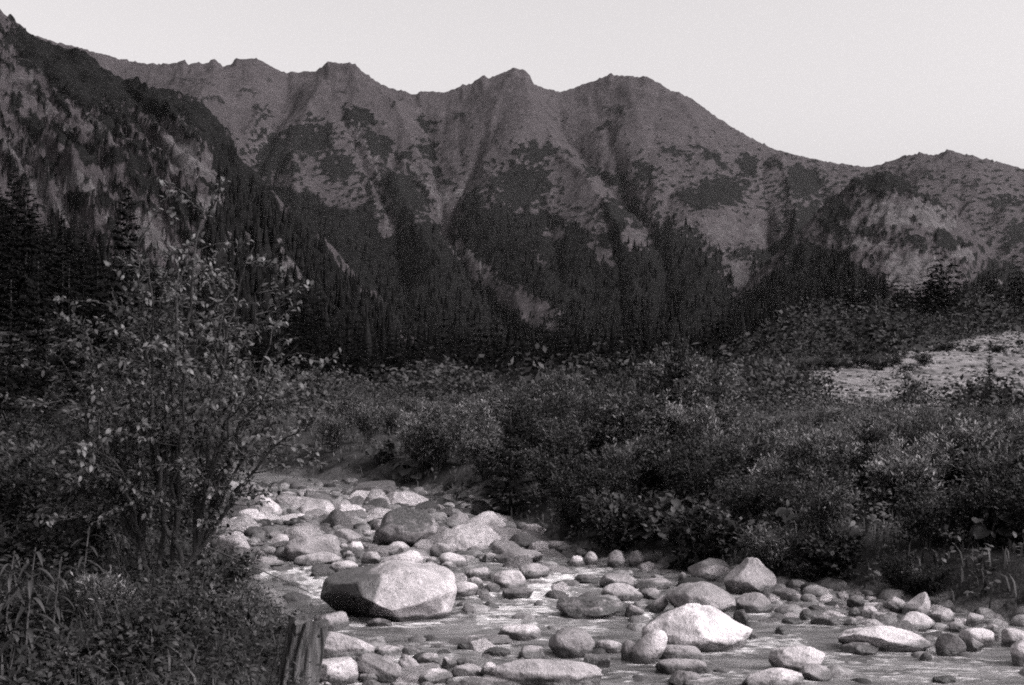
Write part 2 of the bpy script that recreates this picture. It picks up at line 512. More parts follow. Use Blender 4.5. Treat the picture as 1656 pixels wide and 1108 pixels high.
LSKY = np.array([(-700, -150), (-200, -40), (0, 30), (25, 50), (80, 74), (140, 101), (200, 133), (243, 146), (283, 150), (323, 166), (354, 204), (374, 240),
                 (400, 285), (450, 338), (520, 405), (580, 470), (640, 545), (700, 600), (760, 640)], float)
Y0L, YRL = 260.0, 900.0
def z_left(u, Y, detail=True):
    pr = np.interp(u, LSKY[:, 0], LSKY[:, 1])
    Yr = YRL + 60 * noise2(u / 140., 1.7)
    Zr = HC + (HY - pr) / F * Yr
    t = (Y - Y0L) / (Yr - Y0L); tc = np.clip(t, 0, 1)
    g0 = ground((u - CX) / F * Y, np.full_like(Y, Y0L)) - 3.0
    z = g0 + (Zr - g0) * tc ** 1.35 - np.clip(t - 1, 0, 9) * (Yr - Y0L) * .8
    win = smooth(.03, .25, tc) * (1 - smooth(.93, 1.0, tc))
    x = (u - CX) / F * Y
    # ribs that run down to the right, as the scree chutes do
    q = (u + 1.05 * (PY(z, Y) - 300) * -1)
    dz = 9 * (1 - 2 * np.abs(fbm2(q / 55., PY(z, Y) / 300., 3)))
    # the broken rib on the far left, in front of the dark flank
    ru = np.interp(PY(z, Y), [20, 80, 170, 230, 330, 420], [-10, 28, 110, 170, 260, 330])
    dz = dz + 20 * smooth(30, -60, u - ru) * smooth(520, 380, PY(z, Y))
    if detail:
        dz = dz + 7 * fbm2(x / 22., Y / 22., 5) + 5 * fbm2(x / 60., Y / 60., 3)
        z = z + (1 - win) * smooth(.8, 1, tc) * 2.2 * fbm2(u / 7., tc * 9, 3) * smooth(1.2, 1, t)
    return z + dz * win

RSKY = np.array([(900, 690), (1060, 620), (1130, 560), (1190, 480), (1260, 405), (1330, 335), (1380, 292), (1435, 279), (1480, 300), (1530, 335), (1570, 366),
                 (1600, 402), (1622, 432), (1656, 452), (1750, 520), (1850, 560), (2000, 600), (2400, 640)], float)
Y0R, YRR = 470.0, 1350.0
def z_right(u, Y, detail=True):
    pr = np.interp(u, RSKY[:, 0], RSKY[:, 1])
    Yr = YRR + 90 * noise2(u / 130., 7.7)
    Zr = HC + (HY - pr) / F * Yr
    t = (Y - Y0R) / (Yr - Y0R); tc = np.clip(t, 0, 1)
    g0 = 8.0
    z = g0 + (Zr - g0) * (.35 * tc + .65 * tc ** 2.0) - np.clip(t - 1, 0, 9) * (Yr - Y0R) * .8
    x = (u - CX) / F * Y
    win = smooth(.05, .3, tc) * (1 - smooth(.93, 1.0, tc))
    dz = 5 * (1 - 2 * np.abs(fbm2(u / 34. + PY(z, Y) / 90., PY(z, Y) / 70., 3)))
    if detail:
        dz = dz + 8 * fbm2(x / 28., Y / 28., 5)
        z = z + (1 - win) * smooth(.8, 1, tc) * 3.0 * fbm2(u / 8., tc * 9 + 4, 3) * smooth(1.2, 1, t)
    return z + dz * win

# surface cover, as ellipses (column, row, half width, half height, tilt deg, weight)
PINE_MAIN = [(580, 192, 26, 20, 20, 1), (604, 237, 32, 24, 25, 1), (510, 225, 34, 32, 0, 1), (688, 203, 19, 12, 35, 1), (692, 245, 22, 15, 40, 1), (646, 250, 10, 7, 0, 1),
             (640, 318, 58, 44, 10, 1), (870, 246, 40, 15, 0, .8), (842, 300, 52, 38, -8, 1), (922, 297, 18, 9, 10, 1), (985, 288, 50, 8, 14, 1), (1003, 338, 42, 24, 5, 1),
             (1045, 282, 15, 19, 0, 1), (974, 206, 11, 9, 0, 1), (996, 178, 16, 10, 0, .6), (1300, 297, 38, 26, 0, 1), (1212, 269, 20, 17, 20, 1), (1155, 314, 58, 26, -12, 1),
             (1311, 362, 38, 40, 0, 1), (1414, 296, 36, 16, -10, 1), (1621, 327, 20, 10, 0, 1), (1643, 378, 18, 20, 0, 1), (440, 250, 40, 40, 20, 1), (470, 210, 16, 10, 10, .7),
             (545, 270, 30, 24, 0, 1), (760, 330, 24, 24, 40, .9), (745, 190, 14, 6, 10, .6), (800, 170, 14, 5, 10, .5), (640, 165, 10, 4, 0, .6), (1100, 250, 30, 8, 30, .7),
             (560, 150, 16, 4, 10, .5), (440, 130, 18, 5, 0, .5), (400, 150, 16, 6, 0, .6), (350, 165, 18, 8, 20, .6), (900, 190, 12, 5, 10, .5), (1150, 255, 34, 6, 32, .9),
             (1255, 262, 16, 10, 20, .7), (1560, 300, 22, 6, 10, .6), (1510, 290, 14, 5, 0, .6), (300, 130, 40, 5, 8, .5), (420, 190, 10, 30, 30, .7), (710, 290, 14, 22, -30, .8)]
SCREE_MAIN = [(716, 325, 5, 34, -8, 1), (690, 298, 42, 3.4, 52, 1), (752, 290, 38, 3.4, -60, 1), (612, 300, 3.6, 50, -16, 1), (628, 366, 6, 14, 10, .55), (585, 225, 3.2, 34, -28, .9), (410, 250, 3, 46, 24, .6), (772, 428, 44, 4, 46, 1.1), (842, 488, 44, 10, 26, .34),
              (880, 524, 24, 6, 14, .7), (898, 376, 12, 10, -20, .6), (1028, 385, 14, 10, 0, .5), (972, 412, 6, 18, -25, .6), (1215, 470, 18, 70, -36, .6), (1272, 540, 18, 14, 0, .7), (1100, 352, 40, 3, 40, .5), (1164, 375, 28, 22, -10, .5), (1228, 372, 16, 18, 10, .6), (400, 285, 14, 10, 0, .6)]
CLEAR_MAIN = [(719, 345, 7, 50, -10, 2), (690, 290, 46, 3.5, 66, 1.6), (752, 300, 46, 4, -58, 1.6), (612, 330, 4, 44, -12, 1.6), (592, 250, 4, 40, -18, 1.4), (935, 300, 46, 22, 38, 1.5), (1010, 330, 30, 9, 30, 1.2), (850, 490, 50, 16, 24, 1.0), (780, 445, 50, 7, 42, 1.8), (420, 230, 4, 50, 22, 1.4), (1085, 330, 40, 5, 40, 1.3), (1240, 520, 30, 60, -30, 1.2), (719, 328, 8, 42, -8, 1), (628, 366, 13, 18, 10, 1), (772, 436, 40, 5, 42, 1), (842, 488, 50, 18, 24, 1.0), (880, 524, 28, 9, 12, 1), (898, 376, 16, 14, -20, .9),
              (972, 410, 12, 22, -25, .9), (1028, 383, 24, 20, 0, .9), (1164, 372, 36, 32, -10, 1), (1228, 372, 22, 24, 10, 1), (1100, 360, 10, 16, 0, .7), (1225, 480, 26, 80, -38, .9),
              (1272, 538, 24, 20, 0, 1), (560, 400, 10, 10, 0, .5), (740, 395, 20, 6, 45, .9), (480, 545, 40, 8, 30, .5), (600, 575, 36, 6, 20, .4), (870, 420, 8, 24, -30, .6),
              (690, 560, 16, 8, 10, .4), (760, 550, 12, 10, 10, .4), (1400, 360, 12, 20, 0, .6)]
FOREST_TOP_MAIN = [(-700, 380), (330, 300), (400, 285), (480, 310), (560, 330), (640, 355), (720, 362), (800, 335), (900, 345), (960, 372), (1040, 360), (1100, 350), (1180, 405), (1300, 385), (1380, 390), (1500, 420), (1656, 430), (2400, 420)]
DARK_LEFT = [(150, 122, 140, 30, 23, 2.2), (60, 84, 44, 20, 32, 2.2), (250, 165, 60, 22, 14, 2), (335, 205, 46, 26, 45, 2), (130, 145, 70, 14, 38, 2), (190, 205, 32, 14, 10, .8), (200, 265, 40, 20, 20, .7), (110, 140, 60, 16, 40, 1),  # darkened upper flank first, then dwarf pine patches
             (60, 200, 20, 16, 40, .6), (120, 225, 34, 10, 45, .6), (250, 310, 40, 14, 30, .8), (300, 340, 30, 20, 30, .8), (170, 330, 40, 16, 40, .7), (60, 265, 30, 12, 45, .7), (30, 170, 24, 9, 50, .5), (246, 217, 16, 6, 0, .9), (225, 240, 26, 8, 10, .7)]
ROCK_LEFT = [(298, 235, 46, 46, 40, .75), (295, 266, 45, 9, 22, 1), (345, 335, 20, 18, 30, .9), (122, 290, 52, 9, 47, 1), (15, 238, 40, 9, 45, 1), (98, 342, 54, 12, 38, 1), (250, 386, 50, 16, 46, 1),
             (320, 450, 12, 26, -5, 1), (40, 100, 44, 9, 55, .5), (90, 190, 90, 6, 48, .55), (160, 215, 60, 8, 42, .55), (420, 410, 70, 20, 25, .55), (130, 300, 60, 4, 47, .9), (70, 275, 70, 3.5, 45, .8), (180, 355, 60, 4, 44, .8), (470, 440, 30, 10, 25, .8), (265, 195, 34, 12, 20, .6),
             (60, 300, 60, 6, 45, .9), (200, 330, 50, 6, 45, .8), (20, 130, 40, 20, 60, .5), (340, 285, 24, 12, 20, .7)]
FOREST_TOP_LEFT = [(-700, 290), (0, 375), (60, 385), (140, 395), (200, 425), (260, 440), (320, 455), (345, 235), (374, 235), (400, 280), (450, 330), (520, 395), (580, 460), (640, 535), (700, 590)]
PINE_RIGHT = [(1420, 300, 50, 20, 0, 1), (1500, 330, 40, 10, 38, .9), (1355, 345, 24, 30, 0, 1), (1380, 378, 40, 14, 0, .9), (1480, 395, 30, 12, 20, .8), (1545, 400, 40, 14, 35, .9), (1300, 420, 40, 30, 0, .9)]
ROCK_RIGHT = [(1440, 345, 38, 22, 10, 1), (1500, 348, 36, 18, 30, .9), (1405, 320, 9, 12, 0, .9), (1390, 392, 28, 8, 0, .7), (1475, 440, 34, 34, 10, .9), (1460, 460, 24, 14, 0, 1), (1540, 365, 18, 9, 35, .8),
              (1380, 365, 14, 10, 0, .8), (1560, 410, 16, 10, 40, .7), (1610, 460, 12, 6, 40, .8), (1430, 405, 10, 24, 0, .6), (1520, 435, 30, 12, 30, .6)]
FOREST_TOP_RIGHT = [(900, 560), (1130, 545), (1200, 480), (1260, 430), (1330, 400), (1400, 430), (1440, 475), (1500, 478), (1560, 470), (1600, 420), (1656, 440), (2400, 480)]

def paint(lst, u, py, seed, wamp=1.0):
    n1 = fbm2(u / 26. + seed, py / 15., 4); n2 = fbm2(u / 26. - seed, py / 15. + 31, 4)
    n3 = fbm2(u / 11. + seed, py / 5.5 + 3, 4)
    uw = u + 34 * wamp * n1; pw = py + 15 * wamp * n2
    out = np.zeros_like(u)
    for cx, cy, rx, ry, a, w in lst:
        a = math.radians(a); c, s = math.cos(a), math.sin(a)
        dx, dy = uw - cx, pw - cy
        p = (dx * c + dy * s) / rx; q = (-dx * s + dy * c) / ry
        r = np.sqrt(p * p + q * q)
        out = np.maximum(out, np.minimum(1, w * smooth(1.35, .65, r + 1.2 * n3)))
    return out

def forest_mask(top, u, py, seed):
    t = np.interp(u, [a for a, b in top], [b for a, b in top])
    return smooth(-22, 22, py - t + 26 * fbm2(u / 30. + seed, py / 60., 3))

def build_mountain(name, ulo, uhi, nc, Ylist, zf, pine, rock, clear, ftop, seed, label):
    us = np.linspace(ulo, uhi, nc)
    uu, YY = np.meshgrid(us, Ylist)
    Z = zf(uu, YY)
    X = (uu - CX) / F * YY
    py = PY(Z, YY)
    clr = paint(clear, uu, py, seed + 5) if clear else np.zeros_like(Z)
    rk = paint(rock, uu, py, seed + 9) if rock else np.zeros_like(Z)
    veg = paint(pine, uu, py, seed)
    if name == 'mountain':
        # loose dwarf pine dots thicken towards the forest edge
        veg = np.maximum(veg, smooth(.16, .34, fbm2(uu / 12. + 4 + py / 30., py / 5. , 4) - .24 + .36 * smooth(130, 330, py)) * .9)
        rk = np.maximum(rk, .62 * smooth(.1, .5, fbm2(uu / 16., py / 10. + 7, 3)) * smooth(26, 3, py - np.interp(uu, RIDGE[:, 0], RIDGE[:, 1])))
    elif name == 'left_slope':
        veg = np.maximum(veg, smooth(-.10, .22, fbm2((uu - py) / 22. + 4, (uu + py) / 60. + 2, 4)) * .9)
        rk = np.maximum(rk, .30 * smooth(0.1, .6, fbm2((uu - py) / 16., (uu + py) / 90., 4))) * (1 - .9 * paint(DARK_LEFT[:5], uu, py, seed))
    else:
        veg = np.maximum(veg, smooth(.0, .3, fbm2(uu / 12. + 4, py / 12. + 2, 4)) * .9)
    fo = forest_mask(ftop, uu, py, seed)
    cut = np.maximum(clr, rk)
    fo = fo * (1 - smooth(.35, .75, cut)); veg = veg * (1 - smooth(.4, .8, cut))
    # the scrub stands a metre or three above the turf
    tops = smooth(.4, .6, veg) * (1 - smooth(.97, 1.0, py * 0))
    Z2 = Z + np.where((veg > .4), 2.0 * smooth(.4, .6, veg) * (1 + .8 * noise2(X / 6., YY / 6.)), 0) * (Z < Z + 1)
    V = np.stack([X, YY, Z2], -1).reshape(-1, 3)
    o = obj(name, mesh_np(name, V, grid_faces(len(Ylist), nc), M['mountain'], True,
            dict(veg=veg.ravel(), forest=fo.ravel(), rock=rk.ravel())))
    tag(o, label, kind='structure')
    return uu, YY, Z, fo, py

tt = np.linspace(0, 1.0, 300)
YM = np.concatenate([Y0M - 20 + (YRM + 330 - Y0M) * tt, [YRM + 420, YRM + 700, YRM + 1100]])
main = build_mountain('mountain', -420, 2080, 780, YM, z_main, PINE_MAIN, SCREE_MAIN, CLEAR_MAIN, FOREST_TOP_MAIN, 1, 'long grassy mountain ridge with dark scrub patches and rocky peaks')
YLs = np.concatenate([np.linspace(Y0L - 10, YRL + 70, 220), [YRL + 120, YRL + 250]])
left = build_mountain('left_slope', -420, 760, 400, YLs, z_left, DARK_LEFT, ROCK_LEFT, None, FOREST_TOP_LEFT, 3, 'steep near slope on the left with scree chutes and cliffs')
YRs = np.concatenate([np.linspace(Y0R - 20, YRR + 100, 200), [YRR + 160, YRR + 300]])
right = build_mountain('right_hill', 940, 2080, 370, YRs, z_right, PINE_RIGHT, ROCK_RIGHT, None, FOREST_TOP_RIGHT, 6, 'rounded rocky hill on the right with pale vertical cliffs')

# ------------------------------------------------------------------ far woods (conifers that read as one mass)
def far_conifer(seed):
    r = np.random.RandomState(seed); V = []; Fc = []
    tiers = [(.02, .62, .17), (.26, .82, .125), (.54, 1.0, .075)]
    for zb_, zt, rad in tiers:
        b = len(V); V.append((0, 0, zt)); n = 9
        for k in range(n):
            a = 2 * math.pi * (k + .3 * r.rand()) / n; q = rad * (1 if k % 2 else .62) * (.85 + .3 * r.rand())
            V.append((q * math.cos(a), q * math.sin(a), zb_ + .05 * r.rand()))
        for k in range(n): Fc.append((b, b + 1 + k, b + 1 + (k + 1) % n))
    return np.array(V), np.array(Fc)

def scatter_mesh(name, protos, P, S, A, mat, label, wide=None):
    Vs, Fs, off = [], [], 0
    pick = R.randint(0, len(protos), len(P))
    for k, (pv, pf) in enumerate(protos):
        idx = np.where(pick == k)[0]
        if not len(idx): continue
        c, s = np.cos(A[idx]), np.sin(A[idx])
        w = S[idx] * (wide[idx] if wide is not None else 1)
        x = (pv[None, :, 0] * c[:, None] - pv[None, :, 1] * s[:, None]) * w[:, None]
        y = (pv[None, :, 0] * s[:, None] + pv[None, :, 1] * c[:, None]) * w[:, None]
        z = pv[None, :, 2] * S[idx][:, None]
        v = np.stack([x, y, z], -1) + P[idx][:, None, :]
        f = pf[None] + (np.arange(len(idx)) * len(pv))[:, None, None] + off
        Vs.append(v.reshape(-1, 3)); Fs.append(f.reshape(-1, pf.shape[1])); off += len(idx) * len(pv)
    o = obj(name, mesh_np(name, np.concatenate(Vs), np.concatenate(Fs), mat, False))
    return tag(o, label, kind='stuff')

conifers = [far_conifer(k) for k in range(6)]
def forest_on(data, n, hlo, hhi, name, label, pymax=640, ulim=(-350, 2000)):
    uu, YY, Z, fo, py = data
    nr, nc = uu.shape
    ok = (fo > .45) & (py < pymax) & (uu > ulim[0]) & (uu < ulim[1])
    ok[:, :] &= True
    # weight rows by how much picture they fill
    dpy = np.abs(np.gradient(py, axis=0)) + .05
    w = (ok * dpy * fo ** 2).ravel(); w /= w.sum()
    i = R.choice(len(w), n, p=w)
    ju = R.uniform(-.7, .7, n) * (uu[0, 1] - uu[0, 0])
    Yp = YY.ravel()[i]; x = (uu.ravel()[i] + ju - CX) / F * Yp; z = Z.ravel()[i] - .6
    h = R.uniform(hlo, hhi, n) * (.45 + .75 * R.rand(n) ** 1.5) * (1 + .45 * fbm2(x / 60., Yp / 60., 2))
    h *= .62 + .38 * smooth(.5, 1.0, fo.ravel()[i])
    scatter_mesh(name, conifers, np.stack([x, Yp, z], 1), h, R.rand(n) * 6.28, M['far_needle'], label, R.uniform(.85, 1.25, n))
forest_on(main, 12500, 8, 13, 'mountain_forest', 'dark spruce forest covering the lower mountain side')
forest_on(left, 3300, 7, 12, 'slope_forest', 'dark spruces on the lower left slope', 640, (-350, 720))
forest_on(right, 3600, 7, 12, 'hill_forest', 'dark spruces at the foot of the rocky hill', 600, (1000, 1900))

# ------------------------------------------------------------------ leaves and other plant geometry
def leaf_cards(P, D, Nn, L, W, curl=.12):
    """one folded six point leaf for each row: base point P, direction D, upper side Nn"""
    n = len(P)
    D = D / np.linalg.norm(D, axis=1)[:, None]
    S = np.cross(D, Nn); S /= np.linalg.norm(S, axis=1)[:, None] + 1e-9
    N2 = np.cross(S, D)
    L = np.broadcast_to(L, (n,))[:, None]; W = np.broadcast_to(W, (n,))[:, None]
    cu = curl * L
    b = P
    l1 = P + D * L * .32 - S * W * .42 + N2 * W * .16; r1 = P + D * L * .32 + S * W * .42 + N2 * W * .16
    l2 = P + D * L * .68 - S * W * .40 + N2 * W * .12 - N2 * cu * .4; r2 = P + D * L * .68 + S * W * .40 + N2 * W * .12 - N2 * cu * .4
    t = P + D * L - N2 * cu
    V = np.stack([b, l1, l2, t, r2, r1], 1).reshape(-1, 3)
    k = np.arange(n)[:, None] * 6
    tri = np.concatenate([k + np.array([[0, 1, 5]]), k + np.array([[2, 3, 4]])])
    quad = k + np.array([[1, 2, 4, 5]])
    return V, tri, quad

def small_leaves(P, D, Nn, L, W):
    n = len(P)
    D = D / np.linalg.norm(D, axis=1)[:, None]
    S = np.cross(D, Nn); S /= np.linalg.norm(S, axis=1)[:, None] + 1e-9
    N2 = np.cross(S, D)
    L = np.broadcast_to(L, (n,))[:, None]; W = np.broadcast_to(W, (n,))[:, None]
    V = np.stack([P, P + D * L * .45 - S * W * .5 + N2 * W * .15, P + D * L, P + D * L * .45 + S * W * .5 + N2 * W * .15], 1).reshape(-1, 3)
    k = np.arange(n)[:, None] * 4
    return V, np.concatenate([k + np.array([[0, 1, 2]]), k + np.array([[0, 2, 3]])])

def tube(pts, rad, n=6):
    pts = np.asarray(pts, float); rad = np.asarray(rad, float); m = len(pts)
    T = np.gradient(pts, axis=0); T /= np.linalg.norm(T, axis=1)[:, None] + 1e-9
    up = np.array([.31, .87, .38]); A = np.cross(T, up); A /= np.linalg.norm(A, axis=1)[:, None] + 1e-9
    B = np.cross(T, A)
    a = np.arange(n) * 2 * np.pi / n
    V = pts[:, None] + rad[:, None, None] * (A[:, None] * np.cos(a)[None, :, None] + B[:, None] * np.sin(a)[None, :, None])
    V = V.reshape(-1, 3); Fq = []
    for i in range(m - 1):
        for k in range(n):
            Fq.append((i * n + k, i * n + (k + 1) % n, (i + 1) * n + (k + 1) % n, (i + 1) * n + k))
    return V, np.array(Fq)

def join(parts):
    Vs, Fs, off = [], [], 0
    for v, f in parts:
        Vs.append(v); Fs.append(f + off); off += len(v)
    return np.concatenate(Vs), np.concatenate(Fs)

def bez(a, b, c, n=8):
    t = np.linspace(0, 1, n)[:, None]
    return (1 - t) ** 2 * np.array(a) + 2 * t * (1 - t) * np.array(b) + t * t * np.array(c)

def unit(n, r):
    v = r.randn(n, 3)
    return v / np.linalg.norm(v, axis=1)[:, None]

# ---- shrub prototypes, one metre tall
def shrub_proto(seed, nleaf, ll, lw, spread, upright, mat):
    r = np.random.RandomState(seed)
    stems = []; P = []; D = []
    ns = 11
    for k in range(ns):
        a = 2 * math.pi * (k + r.rand()) / ns; q = spread * (.35 + .65 * r.rand()); h = .62 + .36 * r.rand()
        if k == 0: q *= .2; h = 1.0
        e = (q * math.cos(a), q * math.sin(a), h)
        pts = bez((.04 * math.cos(a), .04 * math.sin(a), -.05), (e[0] * .35, e[1] * .35, h * .6), e, 7)
        stems.append(tube(pts, np.linspace(.011, .003, 7), 4))
        nsub = 7
        for s_ in range(nsub):
            t = .25 + .75 * (s_ + r.rand()) / nsub
            p0 = pts[int(t * 6 * .999)]
            dd = unit(1, r)[0] * .8 + np.array([math.cos(a), math.sin(a), .0]) * .5; dd[2] = abs(dd[2]) * .4 + upright
            ln = (.10 + .22 * r.rand()) * (1.2 - .6 * t) * (.6 + spread)
            p1 = p0 + dd / np.linalg.norm(dd) * ln
            stems.append(tube(np.array([p0, (p0 + p1) / 2 + .01 * r.randn(3), p1]), np.array([.004, .003, .0015]), 3))
            m = int(nleaf / ns / nsub)
            tq = r.rand(m) ** .7
            pp = p0 + (p1 - p0) * tq[:, None] * 1.1 + r.randn(m, 3) * .035
            P.append(pp); dr = unit(m, r) + (p1 - p0) / ln * .8; dr[:, 2] += upright * .6; D.append(dr)
    P = np.concatenate(P); D = np.concatenate(D)
    P[:, 2] = np.maximum(P[:, 2], .02)
    Nn = unit(len(P), r) * .7 + np.array([0, 0, 1.0])
    sz = ll * (.6 + .7 * r.rand(len(P)))
    V, T = small_leaves(P, D, Nn, sz, sz * lw)
    sv, sf = join(stems)
    return mesh_np('shrub_foliage', V, T, mat, False), mesh_np('shrub_stem', sv, sf, M['stem'], True)

SH = {'willow': [shrub_proto(20 + k, 5200, .050, .36, .55, .25, M['shrub']) for k in range(4)],
      'dark': [shrub_proto(30 + k, 5000, .048, .5, .55, .1, M['shrub_dark']) for k in range(3)],
      'weed': [shrub_proto(40 + k, 3400, .075, .24, .35, .75, M['tallweed']) for k in range(3)],
      'broad': [shrub_proto(50 + k, 2000, .095, .62, .6, .15, M['weed']) for k in range(3)]}
def place_shrub(name, kind, x, Y, h, wide, label, group, k=None):
    ms = SH[kind][R.randint(len(SH[kind])) if k is None else k]
    z = float(ground(x, Y)) - .03
    t = thing(name, label, 'shrub' if kind != 'weed' else 'plant', (x, Y, z), group, R.rand() * 6.28, (h * wide, h * wide, h))
    obj('foliage', ms[0], t); obj('stems', ms[1], t)
    return t

# ---- spruce prototypes, one metre tall
def spruce_proto(seed, whorls=24, dens=9, droop=.25, base=.2, rad=.2):
    r = np.random.RandomState(seed)
    P, D, Ls, Ws, br = [], [], [], [], []
    for w in range(whorls):
        t = w / (whorls - 1.0)
        z = base * .35 + (1 - base * .35) * t ** .95 * .97
        nb = 7 if t < .8 else 5
        R0 = rad * (1 - t) ** .85 + .012
        for b in range(nb):
            a = 2 * math.pi * (b + r.rand() * .8) / nb + w
            ln = R0 * (.65 + .55 * r.rand())
            d0 = np.array([math.cos(a), math.sin(a), .25 - droop - .25 * (1 - t)])
            p0 = np.array([0, 0, z + .01 * r.randn()])
            for q in range(dens):
                s_ = (q + .5) / dens
                p = p0 + d0 * ln * s_ + np.array([0, 0, .06 * ln * s_ * s_ * 4])
                for sd in (-1, 1):
                    side = np.array([-math.sin(a), math.cos(a), 0]) * sd
                    P.append(p); D.append(d0 * .7 + side * (.9 - .5 * s_) + np.array([0, 0, -.35]) + .15 * r.randn(3))
                    Ls.append(ln * (.34 - .14 * s_) + .008); Ws.append(.010 + .045 * ln)
    P, D = np.array(P), np.array(D)
    V, T = small_leaves(P, D, np.tile([0, 0, 1.0], (len(P), 1)) + .3 * r.randn(len(P), 3), np.array(Ls), np.array(Ws))
    tv, tf = tube(np.array([[0, 0, -.03], [.002, 0, .3], [0, .002, .65], [0, 0, .99]]), np.array([.017, .013, .008, .002]), 7)
    return mesh_np('spruce_crown', V, T, M['needle'], False), mesh_np('spruce_trunk', tv, tf, M['bark'], True)
SP = [spruce_proto(60), spruce_proto(61, 26, 8, .3, .25, .17), spruce_proto(62, 22, 9, .2, .3, .23), spruce_proto(63, 18, 8, .05, .05, .34)]
def top_ground(x, Y):
    u = U(x, Y)
    z = float(ground(np.array([x]), np.array([float(Y)]))[0])
    if Y > Y0L: z = max(z, float(z_left(np.array([u]), np.array([float(Y)]))[0]))
    return z
def place_spruce(u, pyt, Y, k, label, group=None, name='spruce_tree', wide=1.0):
    x = (u - CX) / F * Y; z = top_ground(x, Y) - .1
    h = HC + (HY - pyt) / F * Y - z
    t = thing(name, label, 'tree', (x, Y, z), group, R.rand() * 6.28, (h * wide, h * wide, h))
    obj('crown', SP[k][0], t); obj('trunk', SP[k][1], t)
    return t

# ------------------------------------------------------------------ boulders and stones
def ico(sub):
    import bmesh
    bm = bmesh.new(); bmesh.ops.create_icosphere(bm, subdivisions=sub, radius=1.0)
    v = np.array([x.co[:] for x in bm.verts]); f = np.array([[q.index for q in p.verts] for p in bm.faces]); bm.free()
    return v, f
ICO = {k: ico(k) for k in (1, 2, 3, 4, 5)}

def rock_shape(kind, seed, sub=4, cuts=None):
    r = np.random.RandomState(seed)
    v, f = ICO[sub]; v = v.copy()
    ex = {'round': 2.15, 'egg': 2.1, 'slab': 3.0, 'block': 3.4, 'peak': 2.2, 'flat': 2.5, 'wedge': 2.6, 'log': 3.2}[kind]
    v = v / (np.sum(np.abs(v) ** ex, 1) ** (1 / ex))[:, None]
    rough = {'egg': .5, 'round': .8, 'log': .6}.get(kind, 1.15)
    v = v * (1 + .22 * rough * fbm3(v * 1.3 + seed * 3.1, 2))[:, None]
    # worn planar faces
    nc = {'round': 14, 'egg': 5, 'slab': 15, 'block': 18, 'peak': 15, 'flat': 14, 'wedge': 16, 'log': 8}[kind] if cuts is None else cuts
    lo = {'round': .58, 'egg': .84, 'slab': .56, 'block': .48, 'peak': .56, 'flat': .58, 'wedge': .50, 'log': .74}[kind]
    for k in range(nc):
        n = r.randn(3); n[2] = n[2] * .8 + .15; n /= np.linalg.norm(n)
        dcut = lo + (1.02 - lo) * r.rand() + .10
        e = v @ n - dcut
        soft = .014
        v = v - n[None] * (np.where(e > -soft, np.where(e > soft, e, (e + soft) ** 2 / (4 * soft)), 0))[:, None]
    up = np.clip(v[:, 2], 0, 1)
    if kind == 'peak':
        s = 1 - .52 * up ** 1.0; px = r.uniform(-.25, .25)
        v[:, 0] = v[:, 0] * s + px * up; v[:, 1] *= s
    if kind == 'wedge':
        v[:, 2] *= 1 + .45 * v[:, 0] * np.sign(r.rand() - .5)
    n2 = fbm3(v * 4.0 + seed * 1.7, 3)
    v = v * (1 + .055 * rough * n2)[:, None]
    if sub >= 5:
        v = v * (1 + .014 * fbm3(v * 11 + seed, 3))[:, None]
    return v, f

def bed_Y(py):   # where a pixel row meets the bed
    lo, hi = 4.0, 60.0
    for _ in range(40):
        mid = (lo + hi) / 2
        if PY(float(zs(mid)), mid) > py: lo = mid
        else: hi = mid
    return lo

nrock = [0]
PLACED = []
def rock(x0, x1, yt, yb, kind, tone, label, moss=0.0, tilt=0.0, deep=.8, seed=None, name='boulder', wetk=1.0, group=None, cuts=None, lift=0.0, wav=0.0):
    nrock[0] += 1
    seed = nrock[0] if seed is None else seed
    wpx = x1 - x0
    Yf = bed_Y(yb)
    w = wpx / F * Yf
    dep = deep * w / 2
    Yc = Yf + dep * .75
    w = wpx / F * Yc
    cx = ((x0 + x1) / 2 - CX) / F * Yc
    zt = HC + (HY - yt) / F * (Yc - dep * .1)
    zb_ = float(zs(Yf)) + lift
    h = max(zt - zb_, .05)
    sub = 5 if wpx > 85 else (4 if wpx > 16 else 3)
    v, f = rock_shape(kind, seed, sub, cuts)
    yaw = np.random.RandomState(seed + 50).uniform(-.5, .5); v = np.stack([v[:, 0] * math.cos(yaw) - v[:, 1] * math.sin(yaw), v[:, 0] * math.sin(yaw) + v[:, 1] * math.cos(yaw), v[:, 2]], 1)
    if tilt:
        a = math.radians(tilt); c, s = math.cos(a), math.sin(a)
        asp = max(w / (1.35 * h), .2)
        q = v.copy(); q[:, 0] *= 1.0; q[:, 2] *= .55 if kind in ('egg', 'slab', 'log', 'block') else 1
        v = np.stack([q[:, 0] * c - q[:, 2] * s, q[:, 1], q[:, 0] * s + q[:, 2] * c], 1)
    for ax in range(3):
        v[:, ax] -= (v[:, ax].min() + v[:, ax].max()) / 2
        v[:, ax] /= np.abs(v[:, ax]).max()
    sink = .13 * h + .03
    v = v * np.array([w / 2, dep, (h + sink) / 2])
    zc = zt - (h + sink) / 2
    # wet tide band round the stone, widened to paint shade under it
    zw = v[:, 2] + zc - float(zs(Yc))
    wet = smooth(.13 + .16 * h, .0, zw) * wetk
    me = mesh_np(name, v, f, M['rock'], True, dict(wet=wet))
    o = obj(name, me, None, (cx, Yc, zc))
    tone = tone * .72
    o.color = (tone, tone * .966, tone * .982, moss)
    tag(o, label, 'rock', group or 'boulders and stones in the stream bed')
    PLACED.append((cx, Yc, w / 2, dep))
    return o

